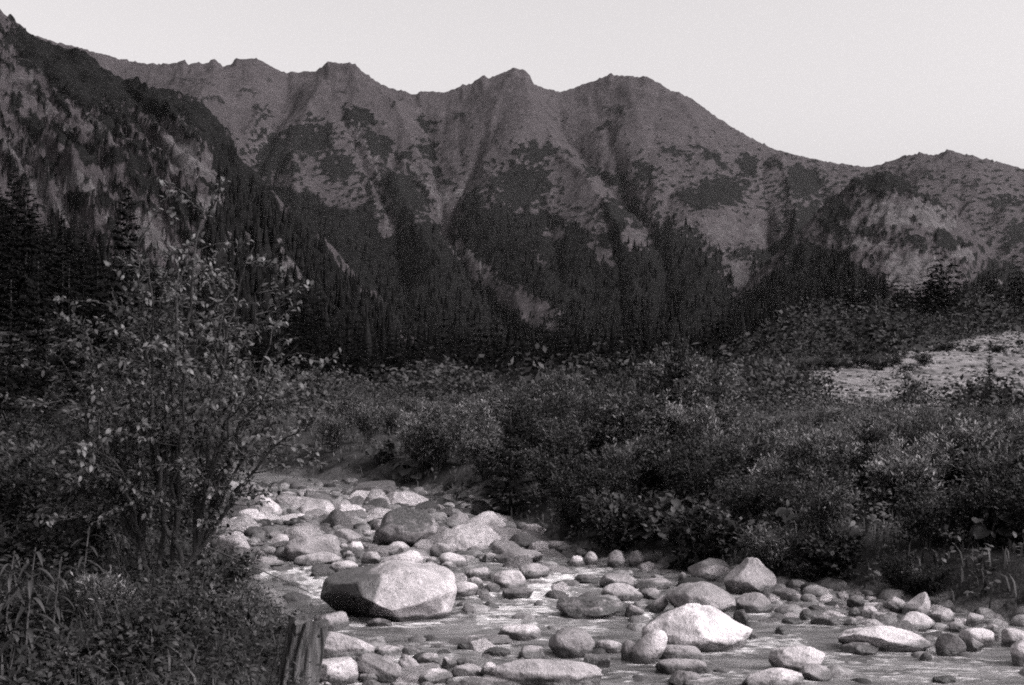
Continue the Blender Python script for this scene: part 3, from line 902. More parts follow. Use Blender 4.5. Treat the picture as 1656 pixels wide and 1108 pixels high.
def zoomed(ox, oy, s):
    def fn(x0, x1, yt, yb, *a, **k):
        return rock(ox + x0 * s, ox + x1 * s, oy + yt * s, oy + yb * s, *a, **k)
    return fn
A = zoomed(330, 780, .1751); B = zoomed(600, 800, .19324); C = zoomed(480, 980, .19324); D = zoomed(780, 880, .2778); E = zoomed(1200, 900, .27536)

# the heap of boulders upstream on the left
A(410, 720, 105, 400, 'peak', .42, 'tall pale boulder with a peaked top at the back of the heap', deep=.9)
A(490, 1000, 290, 445, 'flat', .50, 'long low whitish slab lying at the foot of the peaked boulder')
A(830, 1205, 150, 375, 'round', .44, 'pale boulder with a dark rounded right end at the back of the heap', moss=.35)
A(245, 470, 110, 220, 'block', .26, 'grey angular rock left of the peaked boulder under leaves', moss=.3)
A(90, 250, 130, 232, 'block', .40, 'small pale rock farthest left at the back of the heap')
A(1220, 1460, 215, 375, 'flat', .46, 'pale topped rock with a dark hollow right of the dark ended boulder', moss=.3)
A(1460, 1655, 355, 425, 'flat', .56, 'thin whitish flat stone left of the big mossy boulder')
A(900, 1110, 340, 440, 'block', .30, 'small grey block behind two white cobbles in the heap')
A(840, 935, 395, 462, 'round', .58, 'small white cobble left of a dark gap in the heap', name='stone')
A(990, 1062, 400, 460, 'round', .52, 'small pale cobble right of a dark gap in the heap', name='stone')
A(1085, 1295, 350, 470, 'round', .36, 'grey rounded rock above the broad grey slab at right', moss=.3)
A(550, 870, 430, 520, 'flat', .12, 'low dark slab below the long whitish slab', moss=.5)
A(570, 790, 478, 645, 'egg', .42, 'pale oval rock leaning against the left of the broad grey slab', tilt=22)
A(740, 1260, 488, 745, 'slab', .25, 'broad grey slab with a level top edge in the middle of the heap', deep=.7, cuts=6)
A(1180, 1480, 430, 595, 'round', .33, 'rounded grey boulder right of the broad slab')
A(1330, 1488, 545, 665, 'round', .66, 'bright white cobble on top of smaller stones', name='stone', lift=.0)
A(1255, 1340, 565, 645, 'round', .40, 'small grey cobble left of the bright white cobble', name='stone')
A(1300, 1392, 630, 712, 'round', .42, 'small round cobble below the bright white cobble', name='stone')
A(340, 612, 480, 585, 'flat', .30, 'low grey stone behind the dark block at the left bank')
A(240, 562, 585, 748, 'block', .16, 'dark block with a pale sloping top by the left bank', moss=.25)
A(380, 740, 685, 798, 'wedge', .28, 'long flat wedge of grey stone at the water edge, left', deep=.6)
A(830, 1282, 640, 785, 'round', .36, 'long rounded pale boulder in front of the broad grey slab', deep=.6)
A(1150, 1425, 725, 845, 'flat', .48, 'pale flat stone right of the long rounded boulder')
A(1400, 1572, 780, 882, 'wedge', .60, 'white wedge shaped stone just above the great cracked boulder')
A(980, 1240, 790, 884, 'flat', .12, 'low dark mossy stone above the left end of the cracked boulder', moss=.8)
A(150, 392, 850, 935, 'flat', .30, 'flat grey stone beside the grassy left bank')
A(1450, 1645, 640, 762, 'round', .34, 'grey rounded stone right of the round cobble', name='stone')
A(1440, 1602, 440, 522, 'flat', .50, 'striped pale flat stone left of the mossy boulder foot', name='stone')
A(600, 830, 780, 830, 'flat', .40, 'low pale stone in the left arm of water', name='stone')
A(1040, 1200, 130, 205, 'round', .46, 'pale stone high at the back of the heap', name='stone')
A(1270, 1420, 140, 210, 'round', .50, 'pale far stone below dark leaves at the back', name='stone')
A(1500, 1640, 230, 330, 'peak', .46, 'small pointed pale stone left of the mossy boulder top', name='stone')
A(700, 840, 85, 150, 'round', .48, 'small far pale stone behind the peaked boulder', name='stone')
# right half of the heap
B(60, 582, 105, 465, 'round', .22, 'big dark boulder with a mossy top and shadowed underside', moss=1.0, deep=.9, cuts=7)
B(640, 850, 150, 300, 'round', .36, 'grey rounded rock right of the big mossy boulder', moss=.3)
B(730, 1130, 138, 375, 'peak', .38, 'large grey mound shaped boulder below the bushes', deep=.9)
B(610, 812, 358, 412, 'flat', .50, 'pale flat stone at the foot of the grey mound')
B(840, 1138, 308, 445, 'wedge', .36, 'grey angular rock with a raised right corner')
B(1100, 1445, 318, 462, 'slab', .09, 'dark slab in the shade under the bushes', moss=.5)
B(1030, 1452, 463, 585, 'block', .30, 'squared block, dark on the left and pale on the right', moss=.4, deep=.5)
B(930, 1042, 483, 575, 'block', .26, 'small grey angular stone left of the squared block', name='stone')
B(800, 1085, 425, 495, 'slab', .40, 'thin grey ledge stone above a dark gap')
B(490, 672, 403, 528, 'round', .28, 'rounded grey stone below the mossy boulder')
B(120, 335, 388, 505, 'round', .40, 'pale rounded stone under the left end of the mossy boulder')
B(50, 435, 468, 655, 'log', .48, 'long pale slab tilted up to the right behind the cracked boulder', tilt=24, deep=.5)
B(565, 812, 483, 608, 'egg', .52, 'pale smooth oval stone sloping down to the right', tilt=-14)
B(400, 602, 568, 645, 'flat', .50, 'pale flat stone behind the cracked boulder top')
B(580, 722, 558, 632, 'flat', .52, 'small pale flat stone below the smooth oval stone', name='stone')
B(455, 562, 523, 585, 'round', .46, 'small pale cobble left of the smooth oval stone', name='stone')
B(100, 242, 463, 528, 'round', .34, 'small grey cobble left of the tilted pale slab', name='stone')
B(780, 992, 603, 722, 'block', .40, 'pale grey angular stone above the white oval at the rapid', cuts=8)
B(1020, 1302, 633, 795, 'round', .50, 'large pale rounded stone at the edge of the rapid')
B(1240, 1495, 573, 715, 'round', .28, 'grey rounded stone behind the large pale one at the rapid')
B(640, 898, 728, 862, 'egg', .52, 'pale oval stone just right of the cracked boulder', tilt=10)
B(820, 942, 688, 795, 'round', .32, 'grey cobble behind the pale oval stone', name='stone')
B(870, 992, 803, 858, 'round', .62, 'small white cobble at the edge of the rapid', name='stone')
B(950, 1088, 743, 818, 'flat', .30, 'small dark and white cobble beside the rapid', name='stone', moss=.4)
B(1095, 1362, 773, 885, 'wedge', .22, 'dark wet stone with a pale top in the rapid', moss=.4)
B(550, 652, 658, 745, 'round', .14, 'small dark cobble touching the cracked boulder', name='stone')
B(645, 772, 658, 755, 'block', .36, 'small grey cobble right of a dark one', name='stone')
B(930, 1075, 893, 968, 'round', .18, 'small dark stone half sunk in the rapid', name='stone')
B(1490, 1680, 388, 475, 'block', .34, 'grey stone under the overhanging bank plants')
B(985, 1092, 653, 710, 'round', .60, 'small white stone left of the large pale one', name='stone')
B(640, 712, 328, 375, 'round', .46, 'tiny pale cobble between mossy boulder and mound', name='stone')
B(370, 502, 458, 505, 'flat', .34, 'thin flat stone below the mossy boulder', name='stone')
B(720, 845, 890, 940, 'flat', .40, 'low pale stone right of the cracked boulder foot', name='stone')
B(1350, 1440, 900, 945, 'round', .30, 'small stone awash in the rapid', name='stone')

# the great cracked boulder in the middle: two faces that meet on a ridge
def cracked_boulder():
    x0, x1, yt, yb = 517, 738, 909, 1009
    Yf = bed_Y(yb); w = (x1 - x0) / F * Yf; dep = .42 * w; Yc = Yf + dep * .8
    w = (x1 - x0) / F * Yc; cx = ((x0 + x1) / 2 - CX) / F * Yc
    v, f = ICO[5]; v = v.copy()
    ex = 2.5
    v = v / (np.sum(np.abs(v) ** ex, 1) ** (1 / ex))[:, None]
    for n, dcut in (((-.55, -.62, -.56), .60), ((-.9, -.3, .3), .86), ((.18, -.90, .40), .62), ((.80, -.25, .55), .80), ((-.45, -.15, .88), .62), ((.25, .1, .97), .80),
                    ((-.70, -.70, .15), .74), ((.95, -.3, -.1), .90), ((.5, -.8, -.35), .78), ((0, .9, .4), .7)):
        n = np.array(n) / np.linalg.norm(n); e = v @ n - dcut; s = .035
        v = v - n[None] * np.where(e > -s, np.where(e > s, e, (e + s) ** 2 / (4 * s)), 0)[:, None]
    v = v * (1 + .07 * fbm3(v * 1.6 + 4, 2) + .028 * fbm3(v * 4.5, 3) + .012 * fbm3(v * 12, 3))[:, None]
    # crack from the upper left shoulder down over the front
    q = v[:, 0] * .86 + (v[:, 2] - .42) * .62 - .02
    ck = np.exp(-(q / .03) ** 2) * smooth(.35, .0, np.abs(v[:, 0] + .02)) * (v[:, 1] < .2)
    v = v * (1 - .07 * ck)[:, None]
    for ax in range(3):
        v[:, ax] -= (v[:, ax].min() + v[:, ax].max()) / 2; v[:, ax] /= np.abs(v[:, ax]).max()
    zt = HC + (HY - yt) / F * Yc; zb_ = float(zs(Yf)); h = zt - zb_; sink = .22 * h
    v = v * np.array([w / 2, dep, (h + sink) / 2]); zc = zt - (h + sink) / 2
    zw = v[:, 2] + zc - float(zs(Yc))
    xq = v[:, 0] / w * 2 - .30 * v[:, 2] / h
    wet = np.maximum(smooth(.12, .0, zw), smooth(-.02, -.28, xq) * smooth(.50, .28, zw + .25 * v[:, 0] / w) * 1.1)  # waterline band, and a darker lower left face
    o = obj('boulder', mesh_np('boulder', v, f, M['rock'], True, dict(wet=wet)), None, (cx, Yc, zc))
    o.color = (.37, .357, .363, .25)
    tag(o, 'great cracked boulder, dark left face and pale right face, beside the pool', 'rock', 'boulders and stones in the stream bed')
    PLACED.append((cx, Yc, w / 2, dep))
cracked_boulder()

# near left, round the stump and the pool
C(140, 442, 45, 225, 'slab', .26, 'grey bank boulder right behind the stump', moss=.6)
C(575, 805, 106, 180, 'flat', .42, 'small flat pale stone at the foot of the cracked boulder')
C(90, 655, 208, 465, 'wedge', .40, 'angular boulder with a pale sloping top beside the stump', tilt=0, seed=903, deep=.6)
C(70, 515, 433, 690, 'round', .46, 'smooth pale boulder in the corner right of the stump base', deep=.8)
C(480, 935, 398, 650, 'log', .26, 'long grey stone sloping down to the right', tilt=-30, deep=.5)
C(850, 1065, 403, 605, 'log', .42, 'pale oblong stone leaning down to the right', tilt=-38, deep=.6)
C(510, 718, 548, 655, 'round', .50, 'small pale rounded stone below the long sloping stone')
C(1000, 1305, 523, 660, 'round', .48, 'pale rounded stone near the bottom edge, left of centre')
C(1210, 1338, 428, 525, 'round', .46, 'pale cobble at the near edge of the pool', name='stone')
C(1290, 1525, 498, 605, 'round', .44, 'pale cobble group stone with a fluted front', name='stone')
C(1530, 1720, 478, 600, 'round', .46, 'pale cobble left of the long low slab', name='stone')
C(640, 885, 333, 445, 'flat', .44, 'pale flat stone at the near side of the pool')
C(860, 1015, 343, 415, 'round', .28, 'grey small stone at the near side of the pool', name='stone')
C(1000, 1225, 393, 505, 'round', .46, 'pale stone behind the rounded one near the pool', name='stone')
C(1330, 1475, 438, 505, 'round', .50, 'small whitish cobble near the pool', name='stone')
C(1340, 1442, 313, 372, 'round', .07, 'small black wet cobble on the near shore of the pool', name='stone')
C(1590, 1705, 363, 425, 'flat', .08, 'small black flat stone right of the black cobble', name='stone')
C(1110, 1245, 313, 358, 'flat', .46, 'little pale stone left of the black cobble', name='stone')
C(1250, 1815, 243, 335, 'flat', .56, 'long flat whitish slab in the shallow water', deep=.5)
C(540, 705, 618, 700, 'round', .52, 'whitish cobble on the bottom edge below the sloping stone', name='stone')
C(770, 985, 636, 720, 'flat', .54, 'whitish flat cobble on the bottom edge', name='stone')
C(1020, 1155, 636, 700, 'round', .52, 'whitish round cobble on the bottom edge', name='stone')
C(1320, 1680, 600, 720, 'flat', .50, 'large flat pale stone on the bottom edge, centre left')
C(120, 325, 636, 740, 'round', .50, 'pale cobble in front of the smooth corner boulder', name='stone')
C(720, 800, 590, 650, 'round', .40, 'tiny cobble beside the sloping stone', name='stone')
C(1240, 1310, 600, 650, 'round', .36, 'tiny grey cobble near the bottom edge', name='stone')
# the middle of the stream
D(505, 592, 68, 135, 'round', .64, 'white cobble under the bank leaves at the far shore', name='stone')
D(595, 672, 43, 128, 'egg', .40, 'grey upright cobble next to the white one at the far shore', name='stone')
D(725, 832, 33, 140, 'round', .30, 'round spotted grey stone against the far bank', moss=.5)
D(850, 945, 38, 135, 'round', .26, 'grey stone among the butterbur leaves', moss=.5)
D(680, 892, 173, 265, 'round', .32, 'smooth grey stone at midstream, upper right')
D(530, 682, 178, 235, 'flat', .16, 'low dark stone in the upper rapid', name='stone')
D(890, 1112, 203, 270, 'flat', .32, 'flat grey stone below the far bank leaves')
D(690, 935, 228, 340, 'round', .36, 'grey mound of stone behind the striped rock')
D(430, 845, 308, 442, 'wedge', .28, 'wet rock streaked black and white in midstream', moss=.95, seed=911)
D(560, 685, 278, 320, 'flat', .52, 'pale flat stone above the streaked wet rock', name='stone')
D(930, 1045, 258, 325, 'round', .36, 'grey stone left of the large rounded boulder', name='stone')
D(830, 942, 348, 430, 'wedge', .34, 'small grey wedge stone beside a little fall', name='stone')
D(970, 1085, 298, 405, 'log', .32, 'grey stone leaning on the large rounded boulder', tilt=35, name='stone')
D(1070, 1475, 223, 440, 'round', .32, 'large rounded grey boulder behind the great white one', moss=.35, deep=.9)
D(1460, 1555, 378, 465, 'round', .10, 'small dark stone right of the large rounded boulder', name='stone', moss=.5)
D(930, 1575, 353, 632, 'peak', .66, 'great white boulder standing in the stream', deep=.8, seed=907, cuts=3)
D(1200, 1455, 83, 218, 'round', .36, 'pale boulder with a dark mossy cap at the far bank', moss=.75)
D(1400, 1712, 80, 305, 'peak', .28, 'large grey pyramid boulder against the far bank', seed=929)
D(1475, 1690, 283, 405, 'round', .32, 'smooth rounded grey boulder below the pyramid one')
D(860, 1078, 498, 705, 'egg', .50, 'pale egg shaped stone propped up against the great white boulder', tilt=55, deep=.8)
D(385, 655, 493, 668, 'round', .26, 'rounded dark grey boulder alone in the water', deep=.9, cuts=1)
D(655, 822, 558, 640, 'flat', .50, 'pale stone with a dark underside right of the dark boulder')
D(805, 912, 558, 685, 'round', .24, 'dark grey stone behind the egg shaped one', name='stone')
D(1025, 1280, 588, 685, 'log', .34, 'oblong grey stone in front of the great white boulder', deep=.5)
D(1010, 1315, 668, 758, 'log', .30, 'flat bar shaped grey stone lying across the water', deep=.45)
D(570, 745, 638, 725, 'block', .20, 'small jagged dark stone in the shallows', name='stone', moss=.6)
D(90, 345, 468, 565, 'round', .56, 'pale low dome of stone washed by the pool outflow')
D(200, 365, 588, 675, 'flat', .34, 'flat grey stone left of the dark boulder')
D(0, 165, 600, 655, 'flat', .14, 'low dark stone under the long flat slab', name='stone')
D(30, 705, 676, 850, 'slab', .42, 'long low pale slab awash along the bottom edge', deep=.4, seed=917, cuts=3)
D(-20, 240, 766, 850, 'flat', .48, 'flat pale stone on the bottom edge in front of the low slab')
D(1080, 1285, 743, 840, 'flat', .22, 'grey wet stone on the bottom edge below the bar stone')
D(1170, 1372, 783, 850, 'flat', .54, 'pale flat stone touching the bottom edge', name='stone')
D(1540, 1605, 513, 553, 'round', .42, 'lone small cobble right of the great white boulder', name='stone')
D(1190, 1280, 198, 245, 'round', .46, 'small pale stone on the large rounded boulder shoulder', name='stone')
D(1140, 1192, 163, 218, 'round', .26, 'small dark stone left of the mossy capped boulder', name='stone')
D(0, 78, 688, 785, 'round', .52, 'pale cobble at the left end of the low slab', name='stone')
# the right shore
E(160, 485, 523, 695, 'round', .54, 'pale rounded boulder low on the right, in the water', deep=.8)
E(330, 528, 638, 740, 'round', .36, 'grey stone with a dark foot in front of the pale rounded boulder')
E(-10, 358, 660, 790, 'flat', .54, 'pale rough flat boulder at the bottom edge, right of centre')
E(560, 1112, 408, 568, 'flat', .52, 'long flat pale boulder with an undercut dark left end', deep=.6, seed=920)
E(940, 1112, 213, 360, 'block', .52, 'upright pale block leaning right on the right shore', tilt=35, cuts=5)
E(830, 962, 233, 335, 'block', .28, 'grey angular stone left of the upright pale block')
E(900, 1142, 323, 445, 'peak', .52, 'pale mound of stone in front of the upright block')
E(1075, 1238, 303, 405, 'block', .36, 'grey blocky stone right of the pale mound')
E(615, 718, 228, 303, 'round', .16, 'dark rounded stone above the cobble bar', moss=.3)
E(680, 792, 288, 373, 'round', .42, 'pale cobble below the dark rounded stone', name='stone')
E(750, 862, 328, 390, 'round', .40, 'cobble at the right end of the cobble bar', name='stone')
E(620, 692, 298, 353, 'round', .20, 'small dark cobble at the end of the bar', name='stone')
E(1140, 1312, 448, 595, 'round', .16, 'dark rounded boulder at the water edge on the right', moss=.3)
E(1270, 1482, 418, 540, 'round', .50, 'pale rounded stone behind the dark one on the right')
E(1310, 1422, 478, 568, 'block', .22, 'grey stone in front of the pale rounded one on the right', name='stone')
E(1420, 1512, 398, 455, 'round', .50, 'small pale stone near the right edge', name='stone')
E(1520, 1690, 423, 540, 'block', .42, 'sloping grey stone at the right edge')
E(1570, 1720, 478, 650, 'round', .50, 'pale round boulder cut off by the right edge')
E(1310, 1428, 333, 420, 'block', .34, 'grey pointed stone on the right shore', name='stone')
E(1215, 1332, 383, 455, 'round', .34, 'grey cobble on the right shore', name='stone')
E(400, 582, 343, 410, 'round', .28, 'grey stone in front of the cobble bar')
E(595, 692, 358, 410, 'round', .44, 'pale cobble in front of the cobble bar', name='stone')
E(230, 362, 358, 400, 'flat', .16, 'low dark stone at the near side of the bar', name='stone')
E(340, 422, 308, 375, 'round', .14, 'small dark stone on the cobble bar', name='stone', moss=.4)
E(190, 292, 408, 463, 'round', .14, 'small dark wet stone left of the right shore pool', name='stone', moss=.4)
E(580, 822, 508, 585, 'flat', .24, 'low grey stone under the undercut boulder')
E(560, 742, 123, 190, 'flat', .32, 'flat grey stone among plants on the right bank', lift=.25)
E(860, 948, 118, 165, 'flat', .34, 'small flat stone among plants on the right bank', lift=.3, name='stone')
E(1110, 1255, 698, 750, 'flat', .07, 'dark wet stone barely above water, bottom right', name='stone')
E(1040, 1120, 560, 620, 'round', .18, 'small dark stone in front of the long flat boulder', name='stone')

# ---- smaller stones that nothing tells apart, then gravel
SMALL = []
for k in range(12):
    v, f = rock_shape(['block', 'slab', 'round', 'wedge'][k % 4], 300 + k, 4)
    v = v / np.abs(v).max(0)
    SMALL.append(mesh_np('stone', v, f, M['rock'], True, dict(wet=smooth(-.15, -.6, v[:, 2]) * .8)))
def in_rock(x, Y, m=.85):
    for a, b, w, d_ in PLACED:
        if ((x - a) / (w * m)) ** 2 + ((Y - b) / (d_ * m)) ** 2 < 1: return True
    return False
ZONES = [  # row range, column range, weight, size range, group, label
    ((798, 905), (350, 880), 72, (.15, .32), 'mid sized stones in the boulder heap', 'mid sized angular stone jammed between the bigger boulders of the heap'),
    ((800, 905), (345, 720), 42, (.06, .15), 'small stones in the boulder heap', 'small stone wedged among the boulders of the heap'),
    ((870, 975), (690, 905), 30, (.06, .16), 'small stones by the rapid', 'small cobble between the cracked boulder and the rapid'),
    ((1045, 1105), (560, 800), 20, (.05, .12), 'cobbles on the near shore', 'little cobble on the near shore of the pool'),
    ((955, 1005), (1232, 1420), 44, (.04, .11), 'cobbles of the right hand bar', 'small cobble lying on the cobble bar at the right'),
    ((945, 1035), (1400, 1656), 20, (.05, .14), 'stones along the right shore', 'small stone along the right shore under the bushes'),
    ((890, 930), (880, 1120), 12, (.06, .14), 'stones below the far bank', 'small stone below the leafy far bank'),
]
for (p0, p1), (u0, u1), n, (s0, s1), grp, lab in ZONES:
    done = 0; tries = 0
    while done < n and tries < n * 30:
        tries += 1
        pyq = R.uniform(p0, p1); uq = R.uniform(u0, u1)
        Y = bed_Y(pyq); x = (uq - CX) / F * Y
        if not (xl(Y) - .1 < x < xr(Y) + .1) or in_rock(x, Y): continue
        s = R.uniform(s0, s1) * (1.35 if R.rand() < .2 else .8)
        g = float(ground(np.array([x]), np.array([Y]))[0])
        g = max(g, float(zs(Y)) - .35 * s)
        o = obj('boulder' if s0 > .14 else 'stone', SMALL[R.randint(12)], None, (x, Y, g + s * .12), (R.uniform(-.3, .3), R.uniform(-.3, .3), R.rand() * 6.28),  # mid sized heap stones go under the boulder name too
                (s * R.uniform(.9, 1.4), s * R.uniform(.8, 1.2), s * R.uniform(.5, .95)))
        tn = R.choice([.07, .14, .22, .32, .40]) * R.uniform(.8, 1.1)
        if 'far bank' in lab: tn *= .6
        o.color = (tn, tn * .966, tn * .982, R.choice([0, 0, .3, .6]))
        word = 'dark' if tn < .13 else ('grey' if tn < .27 else 'pale')
        fu = (uq - u0) / (u1 - u0); fp = (pyq - p0) / (p1 - p0)
        side = 'left' if fu < .34 else ('middle' if fu < .67 else 'right')
        tag(o, '%s %s, %s %s' % (word, lab, side, 'back' if fp < .5 else 'front'), 'rock', grp)
        PLACED.append((x, Y, s, s)); done += 1

gv = []
for k in range(5):
    v, f = ICO[1]; r = np.random.RandomState(800 + k)
    gv.append((v * (1 + .25 * r.randn(len(v), 1)) * np.array([1, .8, .55]), f))
n = 5500
Yg = R.uniform(8.5, 25, n); xg = xl(Yg) + (xr(Yg) - xl(Yg)) * R.uniform(-.03, 1.03, n)
zg = ground(xg, Yg)
sg = R.uniform(.02, .055, n)
keep = zg > zs(Yg) - .05
cob = []
for k in range(8):
    v, f = rock_shape(['block', 'flat', 'round', 'wedge'][k % 4], 500 + k, 2)
    v = v / np.abs(v).max(0) * np.array([1, .85, .6]); cob.append((v, f))
gm = NT('gravel_stone'); ga = gm.n('ShaderNodeNewGeometry')
_gp = gm.pos(); _n1 = gm.noise(_gp, 16., 6, .7); _n2 = gm.noise(_gp, 75., 3, .7)
_gc = gm.mix(ga.outputs['Random Per Island'], grey(.02), grey(.22))
_gc = gm.mix(gm.mr(_n1, .35, .65), gm.mix(1.0, _gc, grey(.42), 'MULTIPLY'), _gc)
_gc = gm.mix(gm.mr(_n2, .54, .68, 0, .6), _gc, grey(.02))
gm.bump(_n1, .7, .04)
gravel_mat = gm.out(_gc, .9, .2)
scatter_mesh('gravel', gv, np.stack([xg, Yg, zg], 1)[keep], sg[keep], R.rand(n)[keep] * 6.28, gravel_mat, 'fine pale gravel between the boulders')

n = 2400
Yc_ = R.uniform(9.0, 25, n); sc_ = R.uniform(-.02, 1.02, n); xc_ = xl(Yc_) + (xr(Yc_) - xl(Yc_)) * sc_
zc_ = ground(xc_, Yc_)
low = (zc_ < zs(Yc_) - .05) & (R.rand(n) < .30)
zc_ = np.where(low, zs(Yc_) - .035, zc_)
kk = (zc_ > zs(Yc_) - .07) & np.array([not in_rock(a, b, .8) for a, b in zip(xc_, Yc_)])
o = scatter_mesh('cobbles', cob, np.stack([xc_, Yc_, zc_ + .02], 1)[kk], (R.uniform(.05, .12, n) * (1 + .6 * (R.rand(n) < .15)))[kk], R.rand(n)[kk] * 6.28, gravel_mat, 'loose cobbles filling the gaps between the boulders')
# stones strewn over the gravel fan beyond the right bank
n = 4500
ug = R.uniform(1270, 1720, n); Yg = 28 * (260 / 28.) ** R.rand(n); xg = (ug - CX) / F * Yg; zg = ground(xg, Yg)
pg = PY(zg, Yg)
keep = (pg > np.interp(ug, [1270, 1370, 1560, 1656, 1900], [610, 585, 548, 536, 520])) & (pg < 652)
scatter_mesh('fan_stones', gv, np.stack([xg, Yg, zg], 1)[keep], (R.uniform(.10, .45, n) * np.interp(Yg, [28, 80, 260], [.25, .6, 1.2]))[keep], R.rand(n)[keep] * 6.28, gravel_mat, 'stones strewn over the bright gravel fan')

# ------------------------------------------------------------------ the stream
nY, nX = 260, 150
Yw = np.concatenate([np.linspace(2.5, 28, 230), np.linspace(28.5, 45, 30)])
ss = np.linspace(-.12, 1.06, nX)
YY, SS = np.meshgrid(Yw, ss, indexing='ij')
X = xl(YY) + (xr(YY) - xl(YY)) * SS
uw = U(X, YY)
Zw = zs(YY) + .0
pyw = PY(Zw, YY)
FOAM = [(820, 990, 90, 14, 0, .62), (900, 945, 60, 16, -5, .75), (870, 965, 70, 8, 0, .8), (800, 1005, 50, 8, 0, .6), (950, 930, 30, 10, 0, .6), (1040, 1000, 20, 8, 0, .8), (840, 1018, 40, 8, 0, .7),
        (1480, 1085, 200, 20, 0, .40), (1250, 1040, 60, 10, 0, .55), (1320, 1070, 60, 20, 0, .45), (420, 925, 90, 8, 0, .75), (520, 950, 40, 20, 30, .7), (980, 1060, 200, 12, 0, .35), (1100, 1095, 160, 12, 0, .4),
        (1330, 1010, 60, 8, 0, .5), (700, 1045, 60, 6, 0, .35), (930, 1020, 60, 10, 0, .4)]
fo = .95 * paint(FOAM, uw, pyw, 14, .6)
ring = np.zeros_like(X)
for a, b, w_, d_ in PLACED:
    if w_ < .07: continue
    r_ = np.sqrt(((X - a) / (w_ + .02)) ** 2 + ((YY - b) / (d_ + .02)) ** 2)
    ring = np.maximum(ring, smooth(1.55, 1.0, r_) * np.clip(.62 - .45 * (YY - b) / d_, .15, 1))
fo = np.maximum(fo, .62 * ring * (.55 + .9 * np.clip(fbm2(X * 3.1, YY * 3.1, 2) + .25, 0, 1)))
chop = fbm2(X * 2.2, YY * 5.0, 4) * .030 + fbm2(X * 6, YY * 14, 3) * .012
Zw = Zw + chop * (.35 + .9 * fo) + .02 * fo
wat = obj('stream', mesh_np('stream', np.stack([X, YY, Zw], -1).reshape(-1, 3), grid_faces(len(Yw), nX), M['water'], True, dict(foam=fo.ravel())))
tag(wat, kind='structure')

# ------------------------------------------------------------------ spruces one can tell apart
LEFT_SP = [(205, 298, 46, 0, 'tall dark spruce rising behind the leafy tree'),
           (20, 272, 112, 1, 'tallest spruce of the clump at the left edge'),
           (-6, 288, 108, 2, 'spruce cut off by the left edge of the picture'),
           (42, 290, 105, 0, 'spruce on the right side of the clump at the left edge'),
           (56, 312, 118, 1, 'outermost right spruce of the left edge clump'),
           (80, 352, 130, 0, 'small spruce just right of the left edge clump, below scree'),
           (101, 338, 128, 1, 'pointed small spruce below the scree, left of a pair'),
           (117, 348, 130, 1, 'pointed small spruce below the scree, right of a pair'),
           (135, 368, 120, 0, 'small spruce between the pair and the tall dark spruce'),
           (158, 392, 44, 2, 'broad dark spruce left of the tallest one behind the leafy tree'),
           (112, 432, 40, 0, 'dark spruce filling the shade left of the leafy tree'),
           (62, 420, 42, 2, 'broad black spruce in the shade at left'),
           (18, 450, 34, 0, 'black spruce at the left edge, half height'),
           (250, 430, 52, 2, 'dark spruce just right of the tallest one'),
           (300, 500, 60, 1, 'dark spruce hidden behind the crown of the leafy tree'),
           (75, 560, 26, 2, 'low black spruce in the shade by the left bank'),
           (150, 560, 27, 0, 'low dark spruce behind the leafy tree stems'),
           (10, 580, 24, 2, 'low black spruce cut off by the left edge'),
           (-50, 420, 40, 2, 'black spruce mostly outside the left edge'),
           (215, 600, 28, 2, 'low black spruce behind the left stems of the leafy tree'),
           (330, 560, 50, 0, 'dark spruce right of the leafy tree stems'),
           (375, 520, 95, 1, 'dark spruce between leafy tree and central clump'),
           (420, 500, 110, 0, 'dark spruce just left of the central clump'),
           (492, 436, 150, 1, 'tallest spruce of the dark central clump'),
           (470, 462, 145, 0, 'left spruce of the dark central clump'),
           (516, 462, 140, 1, 'second spruce from the right in the central clump'),
           (541, 510, 135, 0, 'right hand spruce of the dark central clump'),
           (448, 490, 140, 2, 'broad spruce at the left foot of the central clump'),
           (505, 500, 125, 2, 'front spruce of the dark central clump'),
           (575, 560, 150, 1, 'small spruce right of the central clump'),
           (605, 548, 170, 0, 'small spruce two steps right of the central clump'),
           (660, 545, 190, 1, 'slim spruce at the foot of the mountain forest'),
           (705, 560, 200, 0, 'spruce low in front of the mountain forest, centre'),
           (330, 430, 170, 1, 'slim far spruce seen above the leafy tree')]
for a in LEFT_SP:
    place_spruce(a[0], a[1], a[2], a[3], a[4], 'dark spruces in front of the mountain')
place_spruce(826, 644, 19.6, 3, 'young black spruce standing alone in the thicket', name='young_spruce', wide=1.15)
place_spruce(1403, 668, 17, 3, 'young dark spruce among weeds on the right bank', name='young_spruce', wide=.8)
place_spruce(1540, 690, 17.5, 3, 'young dark spruce near the right edge, behind weeds', name='young_spruce', wide=.9)
place_spruce(628, 700, 25, 3, 'very small dark spruce in the pale brush, centre left', name='young_spruce', wide=1.1)
place_spruce(1095, 558, 25, 3, 'bushy dark young spruce in the tall central thicket', name='young_spruce', wide=1.0)
place_spruce(1050, 600, 23, 3, 'bushy dark young spruce at the left of the tall thicket', name='young_spruce', wide=1.1)
place_spruce(1600, 560, 60, 3, 'dark young spruce on the gravel fan near the right edge', name='young_spruce', wide=.6)
k = 0
RSP = ['spruce row foot of the cliff']
